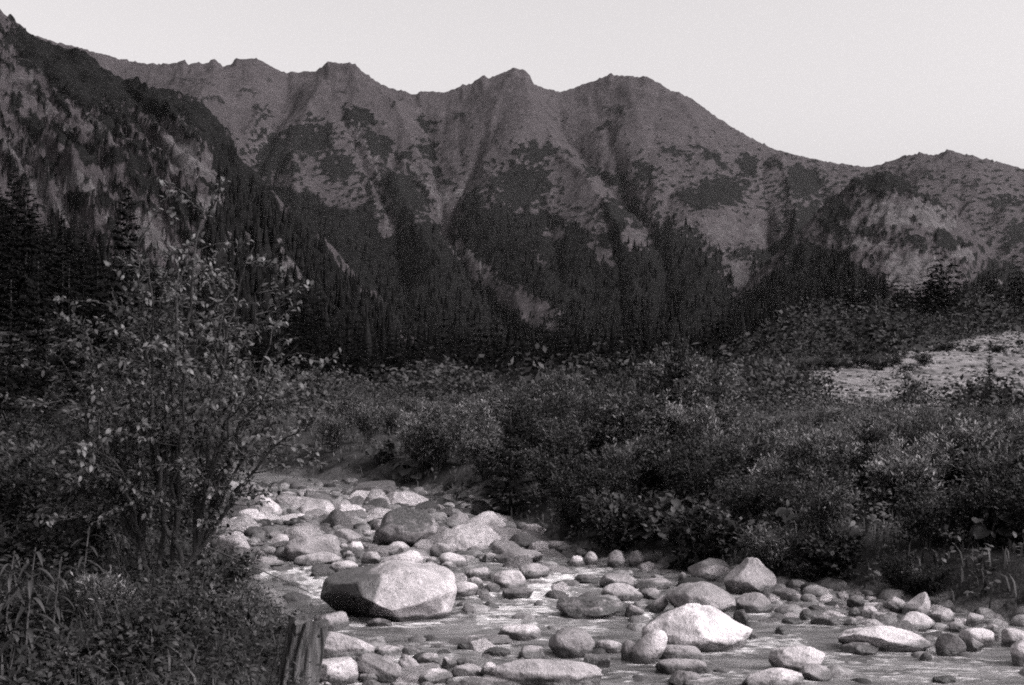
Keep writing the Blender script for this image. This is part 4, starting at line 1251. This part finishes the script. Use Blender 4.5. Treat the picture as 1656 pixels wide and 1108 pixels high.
for u, pyt, Y in [(1452, 476, 520), (1468, 470, 540), (1484, 462, 560), (1499, 470, 540), (1516, 458, 560), (1530, 462, 560), (1546, 452, 580), (1560, 466, 560), (1578, 480, 540)]:
    x = (u - CX) / F * Y
    z = max(float(z_right(np.array([float(u)]), np.array([float(Y)]))[0]), float(ground(np.array([x]), np.array([float(Y)]))[0])) - .3
    h = max(HC + (HY - pyt) / F * Y - z, 9)
    t = thing('spruce_tree', 'spruce in the pointed row below the pale cliffs at right', 'tree', (x, Y, z), 'spruces in a row below the cliffs', R.rand() * 6, (h, h, h))
    obj('crown', SP[k % 2][0], t); obj('trunk', SP[k % 2][1], t); k += 1

# ------------------------------------------------------------------ scrub over the valley floor (one mass)
TOPS = [(330, 760), (400, 745), (470, 700), (500, 655), (560, 632), (600, 645), (700, 640), (760, 642), (830, 630), (900, 612), (960, 622), (1000, 605), (1030, 575), (1100, 560), (1140, 606), (1180, 655),
        (1250, 648), (1300, 652), (1400, 660), (1500, 652), (1560, 655), (1656, 640), (1900, 630)]
TA = np.array(TOPS, float)
def bush_lump(seed, m, sz):
    r = np.random.RandomState(seed)
    d_ = unit(m, r); d_[:, 2] = np.abs(d_[:, 2])
    P = d_ * (.22 + .30 * r.rand(m, 1)) + np.array([0, 0, .12]) + .12 * np.sign(r.randn(m, 1)) * unit(1, r); P[:, 2] *= 1.3
    V, T = small_leaves(P, unit(m, r) + d_ * .6, d_ + .5 * unit(m, r), sz * (.6 + .7 * r.rand(m)), sz * .6)
    return V, T
n = 5600
ug = R.uniform(-300, 1950, n); Yg = 38 * (430 / 38.) ** (R.rand(n) ** .85)
xg = (ug - CX) / F * Yg; zg = ground(xg, Yg); pg = PY(zg, Yg)
onfan = (ug > 1275) & (pg < 660) & (pg > np.interp(ug, [1270, 1370, 1560, 1656, 1900], [612, 590, 552, 540, 524]))
keep = (~onfan | (R.rand(n) < .05) | (fbm2(xg / 6. + 8, Yg / 12., 3) > .40)) & (fbm2(xg / 14., Yg / 14., 3) > -.28) & ((Yg < 105) | (ug > 1080)) & (xg > xr(Yg) + .5)
hh = R.uniform(.5, 2.0, n) * (1 + 1.5 * np.clip(fbm2(xg / 9. + 3, Yg / 16., 3), -.4, 1)) * (1 + .8 * (R.rand(n) < .08)) * np.interp(Yg, [38, 60, 110, 150, 400], [.5, .62, .9, 1.2, 2.2])
wd = R.uniform(.9, 1.7, n); ro = R.rand(n) * 6.28
for nm, lo, hi, m, sz in (('near_scrub', 0, 90, 150, .11), ('valley_scrub', 90, 999, 85, .16)):
    kk = keep & (Yg >= lo) & (Yg < hi)
    scatter_mesh(nm, [bush_lump(q, m, sz) for q in range(5)], np.stack([xg, Yg, zg - .1], 1)[kk], hh[kk], ro[kk], M['scrub'],
                 'scrub and low bushes covering the ' + ('nearer ' if lo == 0 else 'far ') + 'valley floor', wd[kk])
# spruces that stand on the valley floor and run into the mountain forest
def mid_conifer(seed):
    r = np.random.RandomState(seed); P, D, L, W = [], [], [], []
    for w in range(13):
        t = w / 12.; z = .06 + .92 * t; R0 = .19 * (1 - t) ** .85 + .012
        for b in range(7 if t < .7 else 4):
            a = 6.283 * (b + r.rand()) / 7 + w
            for q in (.15, .55):
                d_ = np.array([math.cos(a + r.uniform(-.3, .3)), math.sin(a), -.35])
                P.append(np.array([0, 0, z]) + d_ * R0 * q); D.append(d_); L.append(R0 * r.uniform(.4, .75)); W.append(R0 * .38 + .006)
    P, D = np.array(P), np.array(D)
    return small_leaves(P, D, np.tile([0, 0, 1.0], (len(P), 1)) + .3 * r.randn(len(P), 3), np.array(L), np.array(W))
n = 1350
ug = R.uniform(300, 1720, n); Yg = 70 * 6 ** (R.rand(n) ** .6); xg = (ug - CX) / F * Yg
zg = ground(xg, Yg) - .3
kk = (fbm2(xg / 16., Yg / 16., 3) > np.where(ug > 1180, .10, np.interp(Yg, [70, 130], [.15, -.3]))) & ((ug < 1180) | (Yg > 200))
scatter_mesh('valley_forest', [mid_conifer(q) for q in range(5)], np.stack([xg, Yg, zg], 1)[kk], (R.uniform(3, 10, n) * np.interp(Yg, [70, 200, 420], [.30, .85, 1.4]) * (1 + .5 * (R.rand(n) < .15)))[kk], R.rand(n)[kk] * 6.28, M['far_needle'],
             'dark spruces at the foot of the mountain, beyond the brush', R.uniform(.9, 1.3, n)[kk])
# low bushes along the step across the gravel fan
for i, u in enumerate([1296, 1318, 1337, 1352, 1371, 1390, 1408, 1425, 1446, 1470, 1494, 1530, 1575, 1612]):
    Y = 84 + 6 * R.rand() + (0 if i < 11 else 18)
    place_shrub('bush', 'dark', (u - CX) / F * Y, Y, R.uniform(.5, 1.0), 1.7, 'low dark bush on the step across the gravel fan', 'low bushes on the gravel fan')
# ------------------------------------------------------------------ thicket along the far bank: every bush a thing
def zone(u, Y):
    if u < 560: return 'at the head of the boulder heap'
    if u < 790: return 'left of the black young spruce'
    if u < 1000: return 'right of the black young spruce'
    if u < 1180: return 'in the tall central thicket'
    if u > 1640: return 'at or beyond the right edge'
    if u < 1420: return 'on the right bank below the gravel fan'
    return 'on the right bank near the right edge'
ROWS = [(12.0, 14.0, 64, .28, .55), (13.2, 16.0, 46, .35, .8), (15.2, 17.0, 40, .35, .85), (17, 20, 50, .5, 1.0), (20, 25, 60, .6, 1.4), (25, 34, 62, .8, 1.9), (34, 48, 50, 1.0, 2.4), (48, 75, 38, 1.2, 3.0)]
for Ya, Yb, n, h0, h1 in ROWS:
    for i in range(n):
        for _ in range(30):
            Y = R.uniform(Ya, Yb); u = 380 + (1980 - 380) * (i + R.rand()) / n
            x = (u - CX) / F * Y
            if x > xr(Y) + (.06 if Ya < 14 else .30): break
        else: continue
        if Y > 45 and u > 1250: continue
        g = float(ground(np.array([x]), np.array([Y]))[0])
        hm = HC + (HY - np.interp(u, TA[:, 0], TA[:, 1])) / F * Y - g
        h = min(R.uniform(h0, h1) * R.uniform(.7, 1.35), hm * (R.uniform(.45, 1.0) if R.rand() < .8 or u > 1230 else R.uniform(1.0, 1.25)))
        if h < .22 or (abs(u - 828) < 72 and Y < 20.5) or (1020 < u < 1125 and Y < 16.9) or (abs(u - 1403) < 34 and Y < 17.3) or (abs(u - 1540) < 30 and Y < 17.8) or (abs(u - 628) < 22 and 22 < Y < 25.5): continue
        q = R.rand()
        if u > 1150 and q > .52 and Y > 14.5: q = .9
        if (570 < u < 770 or 880 < u < 1000) and q > .4 and Y > 18: q = .9
        if Y < 14.2: kind = 'dark' if q < .7 else 'broad'
        elif Y < 20: kind = 'dark' if q < .35 else ('broad' if q < .6 else ('willow' if q < .8 else 'weed'))
        else: kind = 'willow' if q < .5 else ('dark' if q < .72 else 'weed')
        if 790 > u > 480 and kind == 'dark': kind = 'willow' if q < .6 else 'weed'
        if u > 1000 and u < 1170 and Y > 24: kind = 'dark' if q < .55 else 'willow'
        nm, ph = {'willow': ('willow_shrub', 'small leaved willow shrub '), 'dark': ('dark_shrub', 'dark leafy shrub '),
                  'weed': ('tall_weed', 'tall narrow leaved weeds '), 'broad': ('broadleaf_plant', 'low broad leaved plant ')}[kind]
        zn = ('at the water edge ' if Y < 16.5 else 'halfway up ' if Y < 25 else 'far back ') + zone(u, Y)
        place_shrub(nm, kind, x, Y, h, R.uniform(.85, 1.5) * (1.0 if kind != 'weed' else 1.2), ph + zn, kind + ' plants ' + zn)

for i, (u, pyt, Y, kd) in enumerate([(1022, 590, 25, 'dark'), (1045, 566, 27, 'dark'), (1078, 552, 28, 'willow'), (1102, 556, 26, 'dark'), (1128, 574, 27, 'willow'), (1000, 606, 24, 'willow'), (962, 612, 23, 'willow'), (905, 604, 25, 'willow'), (1150, 618, 25, 'dark'), (560, 622, 42, 'willow'), (535, 640, 38, 'dark'), (700, 628, 44, 'willow')]):
    x = (u - CX) / F * Y
    h = HC + (HY - pyt) / F * Y - float(ground(np.array([x]), np.array([float(Y)]))[0])
    lab = ['leftmost tall dark bush of the high clump right of centre', 'second tall dark bush of the high clump right of centre', 'tallest willow bush in the middle of the high clump', 'tall dark bush just right of the tallest willow', 'right hand willow of the high clump right of centre',
           'tall willow at the left foot of the high clump', 'tall willow between young spruce and the high clump', 'tall willow close right of the black young spruce', 'dark bush ending the high clump on the right',
           'tall willow in front of the dark central spruces', 'dark bush left of the willow below the central spruces', 'tall willow rising from the pale brush left of centre'][i]
    place_shrub('tall_bush', kd, x, Y, h, R.uniform(.5, .75), lab, 'tall bushes standing above the thicket')

# undergrowth on the left bank beyond the leafy tree
for i in range(46):
    Y = R.uniform(9.5, 24); u = R.uniform(-60, 310)
    x = (u - CX) / F * Y
    if x > xl(Y) - .9: continue
    kind = 'dark'
    place_shrub('bank_shrub', kind, x, Y, R.uniform(.4, 1.0), R.uniform(.9, 1.4), 'dark leafy shrub in the shade of the left bank, ' + ('just behind the leafy tree' if Y < 13 else 'well behind the leafy tree' if Y < 18 else 'far back below the spruces'), 'shrubs on the left bank')

# big leaved plants hanging over the far shore
def big_leaf_mesh():
    t = np.linspace(0, 1, 7); a = np.linspace(-1, 1, 7); V = []
    for s in t:
        wd = .52 * math.sin(math.pi * min(1, s * .92 + .08) ** .8) ** .7
        for q in a:
            V.append((q * wd + .0, s, .10 * abs(q) ** 1.3 - .25 * s * s + .02 * math.sin(9 * q * s)))
    return mesh_np('leaf', np.array(V), grid_faces(7, 7), M['weed'], True)
BIGLEAF = big_leaf_mesh()
def butterbur(u, py, n, size, label, Y=None):
    Y = bed_Y(py) if Y is None else Y
    x = (u - CX) / F * Y
    z = float(ground(np.array([x]), np.array([Y]))[0])
    t = thing('butterbur_plant', label, 'plant', (x, Y, z), 'big leaved plants on the far bank')
    st = []
    for k in range(n):
        a = 2 * math.pi * (k + R.rand() * .7) / n; q = size * R.uniform(.4, 1.5); h = size * R.uniform(.7, 2.3)
        p = np.array([q * math.cos(a), q * math.sin(a) * .7, h])
        st.append(tube(bez((0, 0, -.02), (p[0] * .3, p[1] * .3, h * .8), p, 5), np.linspace(.010, .006, 5), 4))
        s = size * R.uniform(.7, 1.3)
        obj('leaf', BIGLEAF, t, p, (R.uniform(-.7, -.05), R.uniform(-.35, .35), a - math.pi / 2 + R.uniform(-.4, .4)), (s, s, s))
    v, f = join(st)
    obj('stalks', mesh_np('stalks', v, f, M['stem'], True), t)
butterbur(1052, 905, 30, .125, 'large clump of butterbur leaves hanging over the far shore', 15.9)
butterbur(1085, 885, 24, .12, 'butterbur clump on the right of the largest one', 16.4)
butterbur(1110, 930, 12, .13, 'butterbur clump low by the mossy capped boulder', 15.2)
butterbur(660, 800, 14, .17, 'butterbur clump above the big mossy boulder', 24.0)
butterbur(735, 832, 12, .15, 'butterbur clump right of the big mossy boulder', 21.5)
butterbur(610, 795, 12, .16, 'butterbur clump at the back of the boulder heap', 25.0)
butterbur(1290, 925, 12, .13, 'broad leaved clump on the right bank by a flat stone', 14.9)
butterbur(1600, 985, 12, .14, 'broad leaved clump at the right edge above the shore', 13.6)

# bleached dead branches on the right bank
def dead_branch(u, py, Y, pts, label, rads=(.022, .018, .010)):
    x = (u - CX) / F * Y; z = HC + (HY - py) / F * Y
    g = float(ground(np.array([x]), np.array([Y]))[0])
    t = thing('dead_branch', label, 'branch', (x, Y, g), 'bleached dead branches')
    for k, p in enumerate(pts):
        q = np.array(p, float); q[:, 2] += (z - g)
        if k == 0: q = np.vstack([[q[0, 0], q[0, 1], -.05], q])
        v, f = tube(q, np.linspace(rads[0], rads[2], len(q)) * (1 if k == 0 else .6), 6)
        obj('limb' if k == 0 else 'twig', mesh_np('limb', v, f, M['dead'], True), t)
dead_branch(1222, 795, 18, [[(0, 0, 0), (-.03, 0, .12), (-.05, 0, .24), (.0, 0, .36)], [(-.02, 0, .16), (.10, 0, .20), (.13, 0, .33)], [(-.04, 0, .22), (-.10, .02, .30)]], 'bleached forked dead branch standing among the right bank weeds')
dead_branch(1468, 762, 20, [[(0, 0, 0), (.0, 0, .14), (-.05, 0, .30)], [(0, 0, .08), (.06, 0, .24)], [(-.02, 0, .2), (-.12, 0, .32)]], 'pale dead snag left of the young spruce near the right edge')

# ------------------------------------------------------------------ stump
def stump():
    Y = 7.2
    xb = (462 - CX) / F * Y; zt = HC + (HY - 998) / F * Y
    g = float(ground(np.array([xb]), np.array([Y]))[0]) - .12
    H = zt - g
    t = thing('tree_stump', 'weathered broken tree stump with a deep split, leaning beside the boulders', 'stump', (xb, Y, g))
    n, m = 56, 40; V = []
    for i in range(m):
        s = i / (m - 1.0)
        for k in range(n):
            a = 2 * math.pi * k / n
            r = .094 + .030 * (1 - s) ** 2 + .010 * math.sin(3 * a + 1) + .007 * math.sin(7 * a + 2 * s) + .006 * float(noise2(a * 5 + 3 * math.sin(a), s * 2.5))
            for ca, dp, w in ((-1.72, .055, .13), (-2.35, .030, .10), (-1.15, .026, .10), (-.5, .02, .12), (2.0, .03, .15)):
                da = (a - ca + math.pi) % (2 * math.pi) - math.pi
                wob = .10 * math.sin(5 * s + ca)
                r -= dp * math.exp(-((da + wob) / w) ** 2) * (.35 + .65 * s)
            top = 1.0 - .06 * (math.cos(a) * .5 + .5) + .03 * math.sin(4 * a) * (s > .9)
            V.append((r * math.cos(a) + .085 * s * H / .45, r * math.sin(a), s * H * top))
    V = np.array(V)
    i = np.arange(m - 1)[:, None] * n; k = np.arange(n)[None]
    Fq = np.stack([i + k, i + (k + 1) % n, i + n + (k + 1) % n, i + n + k], -1).reshape(-1, 4)
    obj('bark', mesh_np('bark', V, Fq, M['stump'], True), t)
    ring = V[-n:]; c = ring.mean(0); rg = [c + (ring - c) * q + np.array([0, 0, -.012 * (1 - q) + .004 * math.sin(9 * q)]) for q in (1.0, .75, .45, .15)]
    VV = np.concatenate(rg + [c[None] - [0, 0, .012]]); Fq = []; Ft = []
    for r_ in range(3):
        for k in range(n): Fq.append((r_ * n + k, r_ * n + (k + 1) % n, (r_ + 1) * n + (k + 1) % n, (r_ + 1) * n + k))
    for k in range(n): Ft.append((3 * n + k, 3 * n + (k + 1) % n, 4 * n))
    obj('broken_top', mesh_np('broken_top', VV, [np.array(Fq), np.array(Ft)], M['cut'], True), t)
stump()

# ------------------------------------------------------------------ the leafy tree on the left bank
def leafy_tree():
    Y = 8.0
    bx = (268 - CX) / F * Y
    g = float(ground(np.array([bx]), np.array([Y]))[0]) - .05
    t = thing('leafy_tree', 'small many stemmed leafy tree on the left bank', 'tree', (bx, Y, g))
    r = np.random.RandomState(5)
    def tip(u, py, dy): 
        Yq = Y + dy
        return np.array([(u - CX) / F * Yq - bx, dy, HC + (HY - py) / F * Yq - g])
    STEMS = [((285, 350), .1, .016), ((335, 305), -.25, .015), ((225, 370), .0, .013), ((410, 400), -.1, .015), ((450, 520), .2, .013), ((180, 470), .2, .014), ((90, 640), -.2, .013), ((230, 540), -.4, .012),
             ((485, 690), -.2, .011), ((60, 770), .1, .010), ((350, 470), .4, .013), ((145, 560), .45, .012), ((470, 610), .3, .011), ((300, 560), -.5, .010), ((380, 440), .35, .013), ((240, 420), -.2, .013), ((310, 400), .45, .014), ((430, 450), -.35, .012), ((200, 520), .5, .011), ((130, 690), -.45, .010), ((400, 640), -.45, .010), ((270, 450), .3, .012)]
    LP, LD = [], []
    STEMS += [((40, 640), .3, .010), ((70, 560), .1, .011), ((115, 500), -.1, .012), ((500, 600), .1, .010), ((480, 560), -.3, .010), ((30, 720), -.1, .009)]
    TR = []
    for q, (du, dv) in enumerate(((-.17, .02), (-.03, .06), (.08, -.05), (.20, .03), (.02, -.10))):
        b0 = np.array([.05 * (q - 2) + .02 * r.randn(), .05 * r.randn(), 0.0]); fk = np.array([du * .8, dv, .24 + .22 * r.rand()])
        TR.append(fk)
        v, f = tube(bez(b0, np.array([b0[0], b0[1], fk[2] * .55]), fk, 8) + .006 * r.randn(8, 3), np.linspace(.018, .013, 8), 8)
        obj('trunk', mesh_np('trunk', v, f, M['bark'], True), t)
    for k, ((u, py), dy, r0) in enumerate(STEMS):
        e = tip(u, py, dy)
        b0 = min(TR, key=lambda q: abs(q[0] * 2.6 - e[0]) + .12 * r.rand())
        mid = b0 * .45 + e * .55 + np.array([-.12 * (e[0] - b0[0]) + .05 * r.randn(), .05 * r.randn(), .12])
        pts = bez(b0, mid, e, 14); pts[1:-1] += .012 * r.randn(12, 3)
        parts = [tube(pts, np.linspace(r0 * 1.25, .0025, 14), 6)]
        for s_ in range(16):
            tpos = .20 + .80 * (s_ + r.rand()) / 16
            i0 = min(int(tpos * 13), 12); p0 = pts[i0]
            ax = pts[i0 + 1] - pts[i0]; ax /= np.linalg.norm(ax)
            dd = ax * .55 + unit(1, r)[0] * .9; dd[2] = dd[2] * .6 + .12; dd /= np.linalg.norm(dd)
            ln = r.uniform(.14, .46) * (1.1 - .35 * tpos)
            p1 = p0 + dd * ln + np.array([0, 0, -.04 * ln])
            tw = bez(p0, (p0 + p1) / 2 + .03 * r.randn(3), p1, 5)
            parts.append(tube(tw, np.linspace(.0042, .0012, 5), 4))
            nl = int(11 + ln * 55)
            for q in range(nl):
                a = .25 + .8 * (q + r.rand()) / nl
                pq = p0 + (p1 - p0) * min(a, 1.02) + .012 * r.randn(3)
                sd = unit(1, r)[0]
                LP.append(pq); LD.append(dd * .55 + sd * .75 + np.array([0, 0, -.10]))
        v, f = join(parts)
        obj('branch', mesh_np('branch', v, f, M['bark'], True), t)
    LP = np.array(LP); LD = np.array(LD)
    n = len(LP)
    Nn = np.tile([0.15, -.25, 1.0], (n, 1)) + .55 * unit(n, r)
    L = r.uniform(.026, .052, n); W = L * r.uniform(.42, .56, n)
    # leaves nearest the eye and on the open right side become single parts
    score = -LP[:, 1] + .35 * LP[:, 0] + .25 * r.rand(n)
    idx = np.argsort(-score); single = idx[:300]; rest = idx[300:]
    V, T, Q = leaf_cards(LP[rest], LD[rest], Nn[rest], L[rest], W[rest])
    o = obj('foliage', mesh_np('foliage', V, [T, Q], M['tree_leaf'], False), t); o['kind'] = 'stuff'
    V1, T1, Q1 = leaf_cards(np.zeros((1, 3)), np.array([[0, 1.0, 0]]), np.array([[0, 0, 1.0]]), 1.0, .5)
    lm = mesh_np('leaf', V1, [T1, Q1], M['tree_leaf'], False)
    for i in single:
        y = Vector(LD[i]).normalized(); z = Vector(Nn[i]); x = y.cross(z).normalized(); z = x.cross(y)
        from mathutils import Matrix
        m = Matrix((x, y, z)).transposed().to_euler()
        obj('leaf', lm, t, LP[i], m, (L[i], L[i], L[i]))
leafy_tree()

# ------------------------------------------------------------------ foreground bank plants
def frond_mesh():
    V, T = [], []
    n = 18
    for k in range(n):
        s = (k + .5) / n
        p = np.array([0, s, .45 * s - .75 * s * s])
        ln = .26 * math.sin(math.pi * (s * .86 + .1)) ** .8
        for sd in (-1, 1):
            b = len(V)
            tip_ = p + np.array([sd * ln, .10 * ln + .03, -.25 * ln])
            V += [p + [0, -.022, 0], p + [sd * ln * .5, .02, -.04 * ln], tip_, p + [sd * ln * .5, .055, -.05 * ln], p + [0, .022, 0]]
            T += [(b, b + 1, b + 3), (b + 1, b + 2, b + 3), (b, b + 3, b + 4)]
    b = len(V); pts = [(0, s, .45 * s - .75 * s * s) for s in np.linspace(0, 1, 8)]
    tv, tf = tube(np.array(pts), np.linspace(.010, .003, 8), 4)
    tt_ = np.concatenate([tf[:, [0, 1, 2]], tf[:, [0, 2, 3]]]) + b
    return mesh_np('frond', np.concatenate([np.array(V), tv]), np.concatenate([np.array(T), tt_]), M['weed'], False)
FROND = frond_mesh()
def fern(u, Y, n, size, label):
    x = (u - CX) / F * Y
    z = float(ground(np.array([x]), np.array([float(Y)]))[0]) - .02
    t = thing('fern_plant', label, 'plant', (x, Y, z), 'ferns on the left bank')
    for k in range(n):
        a = 2 * math.pi * (k + .6 * R.rand()) / n; s = size * R.uniform(.75, 1.15)
        obj('frond', FROND, t, (0, 0, .02), (R.uniform(.35, .8), 0, a), (s, s, s))
fern(250, 6.4, 8, .32, 'fern in front of the leafy tree base')
fern(360, 6.7, 8, .30, 'fern between the leafy tree and the stump')
fern(140, 5.9, 8, .32, 'fern right of the tall arching leaved herb')
fern(60, 7.0, 9, .40, 'fern in the shade at the far left')
fern(410, 7.4, 7, .26, 'small fern just left of the stump')

def arching_herb(u, Y, H, label, nl=34):
    x = (u - CX) / F * Y
    z = float(ground(np.array([x]), np.array([float(Y)]))[0]) - .02
    t = thing('tall_herb', label, 'plant', (x, Y, z), 'tall herbs with arching leaves at the lower left')
    st = bez((0, 0, 0), (.01, 0, H * .5), (.04, .02, H), 8)
    v, f = tube(st, np.linspace(.007, .003, 8), 5)
    obj('stem', mesh_np('stem', v, f, M['stem'], True), t)
    for k in range(nl):
        s = .12 + .86 * k / nl; a = k * 2.399
        p = st[min(int(s * 7), 6)] * (1 - (s * 7) % 1) + st[min(int(s * 7) + 1, 7)] * ((s * 7) % 1)
        sz = H * (.34 - .16 * s) * R.uniform(.85, 1.15)
        obj('leaf', ARCH, t, p, (R.uniform(-.1, .25), 0, a), (sz, sz, sz))
def arch_mesh():
    V = []
    for s in np.linspace(0, 1, 9):
        w = .075 * math.sin(math.pi * (s * .93 + .05)) ** .7
        z = .55 * s - .95 * s * s
        V += [(-w, s * .9, z + .03), (0, s * .9, z), (w, s * .9, z + .03)]
    return mesh_np('leaf', np.array(V), grid_faces(9, 3), M['weed'], True)
ARCH = arch_mesh()
arching_herb(38, 5.6, .56, 'tall dark herb with arching narrow leaves in the lower left corner')
arching_herb(5, 5.9, .50, 'arching leaved herb cut off by the left edge')
arching_herb(82, 6.1, .46, 'smaller arching leaved herb right of the corner one', 26)
arching_herb(130, 7.2, .50, 'arching leaved herb behind the ferns at left', 26)

# dark thin stick leaning in the grass and a dry stalk
def stick(u0, p0, u1, p1, Y, r0, mat, label, name='stick'):
    a = np.array([(u0 - CX) / F * Y, Y, HC + (HY - p0) / F * Y]); b = np.array([(u1 - CX) / F * Y, Y + .12, HC + (HY - p1) / F * Y])
    pts = bez(a * 0, (b - a) * .5 + np.array([.01, 0, .01]), b - a, 9)
    v, f = tube(pts, np.linspace(r0, r0 * .5, 9), 6)
    return tag(obj(name, mesh_np(name, v, f, mat, True), None, a), label, 'stick')
stick(286, 1118, 322, 930, 6.2, .007, M['bark'], 'thin dark branch leaning upright in the grass left of the stump')
stick(180, 1118, 200, 1048, 5.6, .004, M['dead'], 'pale broken dry stalk at the bottom left')
stick(300, 870, 500, 965, 9.0, .006, M['bark'], 'long dark twig reaching from the tree over the water')

# grass and small weeds that cover the left bank (nobody could count them)
def blades(n, pick, hl, hh, mat, name, label, w=.006):
    x, Y = pick(n)
    z = ground(x, Y) - .01
    h = R.uniform(hl, hh, n); a = R.rand(n) * 6.28; be = R.uniform(.15, .8, n) * h
    wd = w * R.uniform(.6, 1.4, n)
    c, s = np.cos(a), np.sin(a)
    b = np.stack([x, Y, z], 1); sd = np.stack([-s, c, 0 * s], 1) * wd[:, None]; dr = np.stack([c, s, 0 * s], 1)
    m = b + dr * (be * .3)[:, None] + np.stack([0 * h, 0 * h, h * .62], 1)
    tp = b + dr * be[:, None] + np.stack([0 * h, 0 * h, h * R.uniform(.75, 1, n)], 1)
    V = np.stack([b - sd, b + sd, m + sd * .8, m - sd * .8, tp], 1).reshape(-1, 3)
    k = np.arange(n)[:, None] * 5
    o = obj(name, mesh_np(name, V, [k + np.array([[3, 2, 4]]), k + np.array([[0, 1, 2, 3]])], mat, False))
    return tag(o, label, kind='stuff')
def pick_left(n):
    x = []; y = []
    while len(x) < n:
        Y = R.uniform(4.6, 12.5, 4000); u = R.uniform(-150, 540, 4000); q = (u - CX) / F * Y
        ok = (q < xl(Y) + .02) & ~((u > 418) & (Y < 7.5) & (Y > 4.9) & (R.rand(4000) > .12)) & (R.rand(4000) < np.interp(Y, [4.6, 8, 12.5], [1, .8, .5]))
        x += list(q[ok]); y += list(Y[ok])
    return np.array(x[:n]), np.array(y[:n])
blades(11000, pick_left, .07, .24, M['grass'], 'bank_grass', 'rough grass covering the left bank', .0045)
def pick_right(n):
    x = []; y = []
    while len(x) < n:
        Y = 11.5 * (52 / 11.5) ** R.rand(4000); u = R.uniform(380, 2150, 4000); q = (u - CX) / F * Y
        ok = (q > xr(Y) + .12)
        x += list(q[ok]); y += list(Y[ok])
    return np.array(x[:n]), np.array(y[:n])
blades(19000, pick_right, .06, .24, M['grass'], 'far_bank_grass', 'rough grass and weeds covering the far bank', .010)
def weed_carpet(n, pick, name, label, hl, hh, ls):
    m = 7
    x, Y = pick(n); z = ground(x, Y); h = R.uniform(hl, hh, n)
    P = np.repeat(np.stack([x, Y, z], 1), m, 0); hq = np.repeat(h, m) * R.uniform(.25, 1, n * m)
    off = unit(n * m, R) * (.35 * hq)[:, None] + np.stack([0 * hq, 0 * hq, hq], 1)
    Dv = unit(n * m, R); Dv[:, 2] = Dv[:, 2] * .4 + .1
    L = ls * R.uniform(.6, 1.5, n * m)
    V, T, Q = leaf_cards(P + off, Dv, np.tile([0, -.2, 1.0], (n * m, 1)) + .5 * unit(n * m, R), L, L * .55)
    return tag(obj(name, mesh_np(name, V, [T, Q], M['weed'], False)), label, kind='stuff')
weed_carpet(4300, pick_left, 'bank_weeds', 'small leafy weeds covering the left bank', .06, .30, .028)
weed_carpet(4800, pick_right, 'far_bank_weeds', 'leafy weeds covering the far bank', .08, .45, .065)

# ------------------------------------------------------------------ thin mountain haze
def haze_box():
    x0, x1, y0, y1, z0, z1 = -3200., 3200., -420., 4200., -900., 900.
    V = np.array([(x, y, z) for z in (z0, z1) for y in (y0, y1) for x in (x0, x1)])
    Fq = np.array([(0, 2, 3, 1), (4, 5, 7, 6), (0, 1, 5, 4), (2, 6, 7, 3), (0, 4, 6, 2), (1, 3, 7, 5)])
    m = bpy.data.materials.new('haze_air'); m.use_nodes = True
    nt = m.node_tree; nt.nodes.remove(nt.nodes['Principled BSDF'])
    pv = nt.nodes.new('ShaderNodeVolumePrincipled')
    pv.inputs['Color'].default_value = (.95, .93, .94, 1); pv.inputs['Density'].default_value = HAZE
    pv.inputs['Anisotropy'].default_value = .2
    nt.links.new(pv.outputs[0], nt.nodes['Material Output'].inputs['Volume'])
    tag(obj('haze', mesh_np('haze', V, Fq, m, False)), kind='stuff')
HAZE = 0.6e-5
haze_box()

def pick_far_left(n):
    x = []; y = []
    while len(x) < n:
        Y = R.uniform(12.5, 48, 4000); u = R.uniform(-250, 480, 4000); q = (u - CX) / F * Y
        ok = q < xl(Y) - .1
        x += list(q[ok]); y += list(Y[ok])
    return np.array(x[:n]), np.array(y[:n])
weed_carpet(1500, pick_far_left, 'shade_weeds', 'dark weeds in the shade beyond the left bank', .10, .55, .075)
for i, (u, Y, h, kd) in enumerate([(15, 6.0, .30, 'broad'), (70, 6.6, .34, 'dark'), (120, 5.4, .24, 'broad'), (170, 6.6, .36, 'weed'), (215, 5.7, .26, 'broad'), (275, 6.2, .30, 'dark'), (315, 7.1, .34, 'broad'),
                                   (350, 6.2, .28, 'broad'), (385, 7.6, .34, 'weed'), (400, 6.6, .26, 'dark'), (330, 8.4, .34, 'broad'), (420, 8.6, .28, 'broad'), (60, 8.2, .42, 'broad'), (130, 8.6, .45, 'dark'), (370, 9.6, .36, 'dark'), (455, 9.6, .26, 'broad')]):
    lab = ['low leafy clump at the left edge, beside the arching herb', 'dark leafy clump behind the arching herb', 'low broad leaved clump near the bottom edge, left', 'tuft of narrow weeds left of the leafy tree foot', 'low broad leaved clump below the leafy tree',
           'dark clump by the upright thin branch', 'broad leaved clump right of the leafy tree foot', 'broad leaved clump near the bottom edge, left of the stump', 'tuft of narrow weeds up the bank from the stump', 'small dark clump against the stump on its left',
           'broad leaved clump on the bank edge behind the tree', 'broad leaved clump on the bank edge above the stump', 'broad leaved clump in the shade at the far left', 'dark clump in the shade left of the tree', 'dark clump where the bank meets the stones', 'broad leaved clump hanging over the bank behind the stump'][i]
    place_shrub('weed_clump', kd, (u - CX) / F * Y, Y, h, R.uniform(.9, 1.3), lab, 'weed clumps on the left bank')
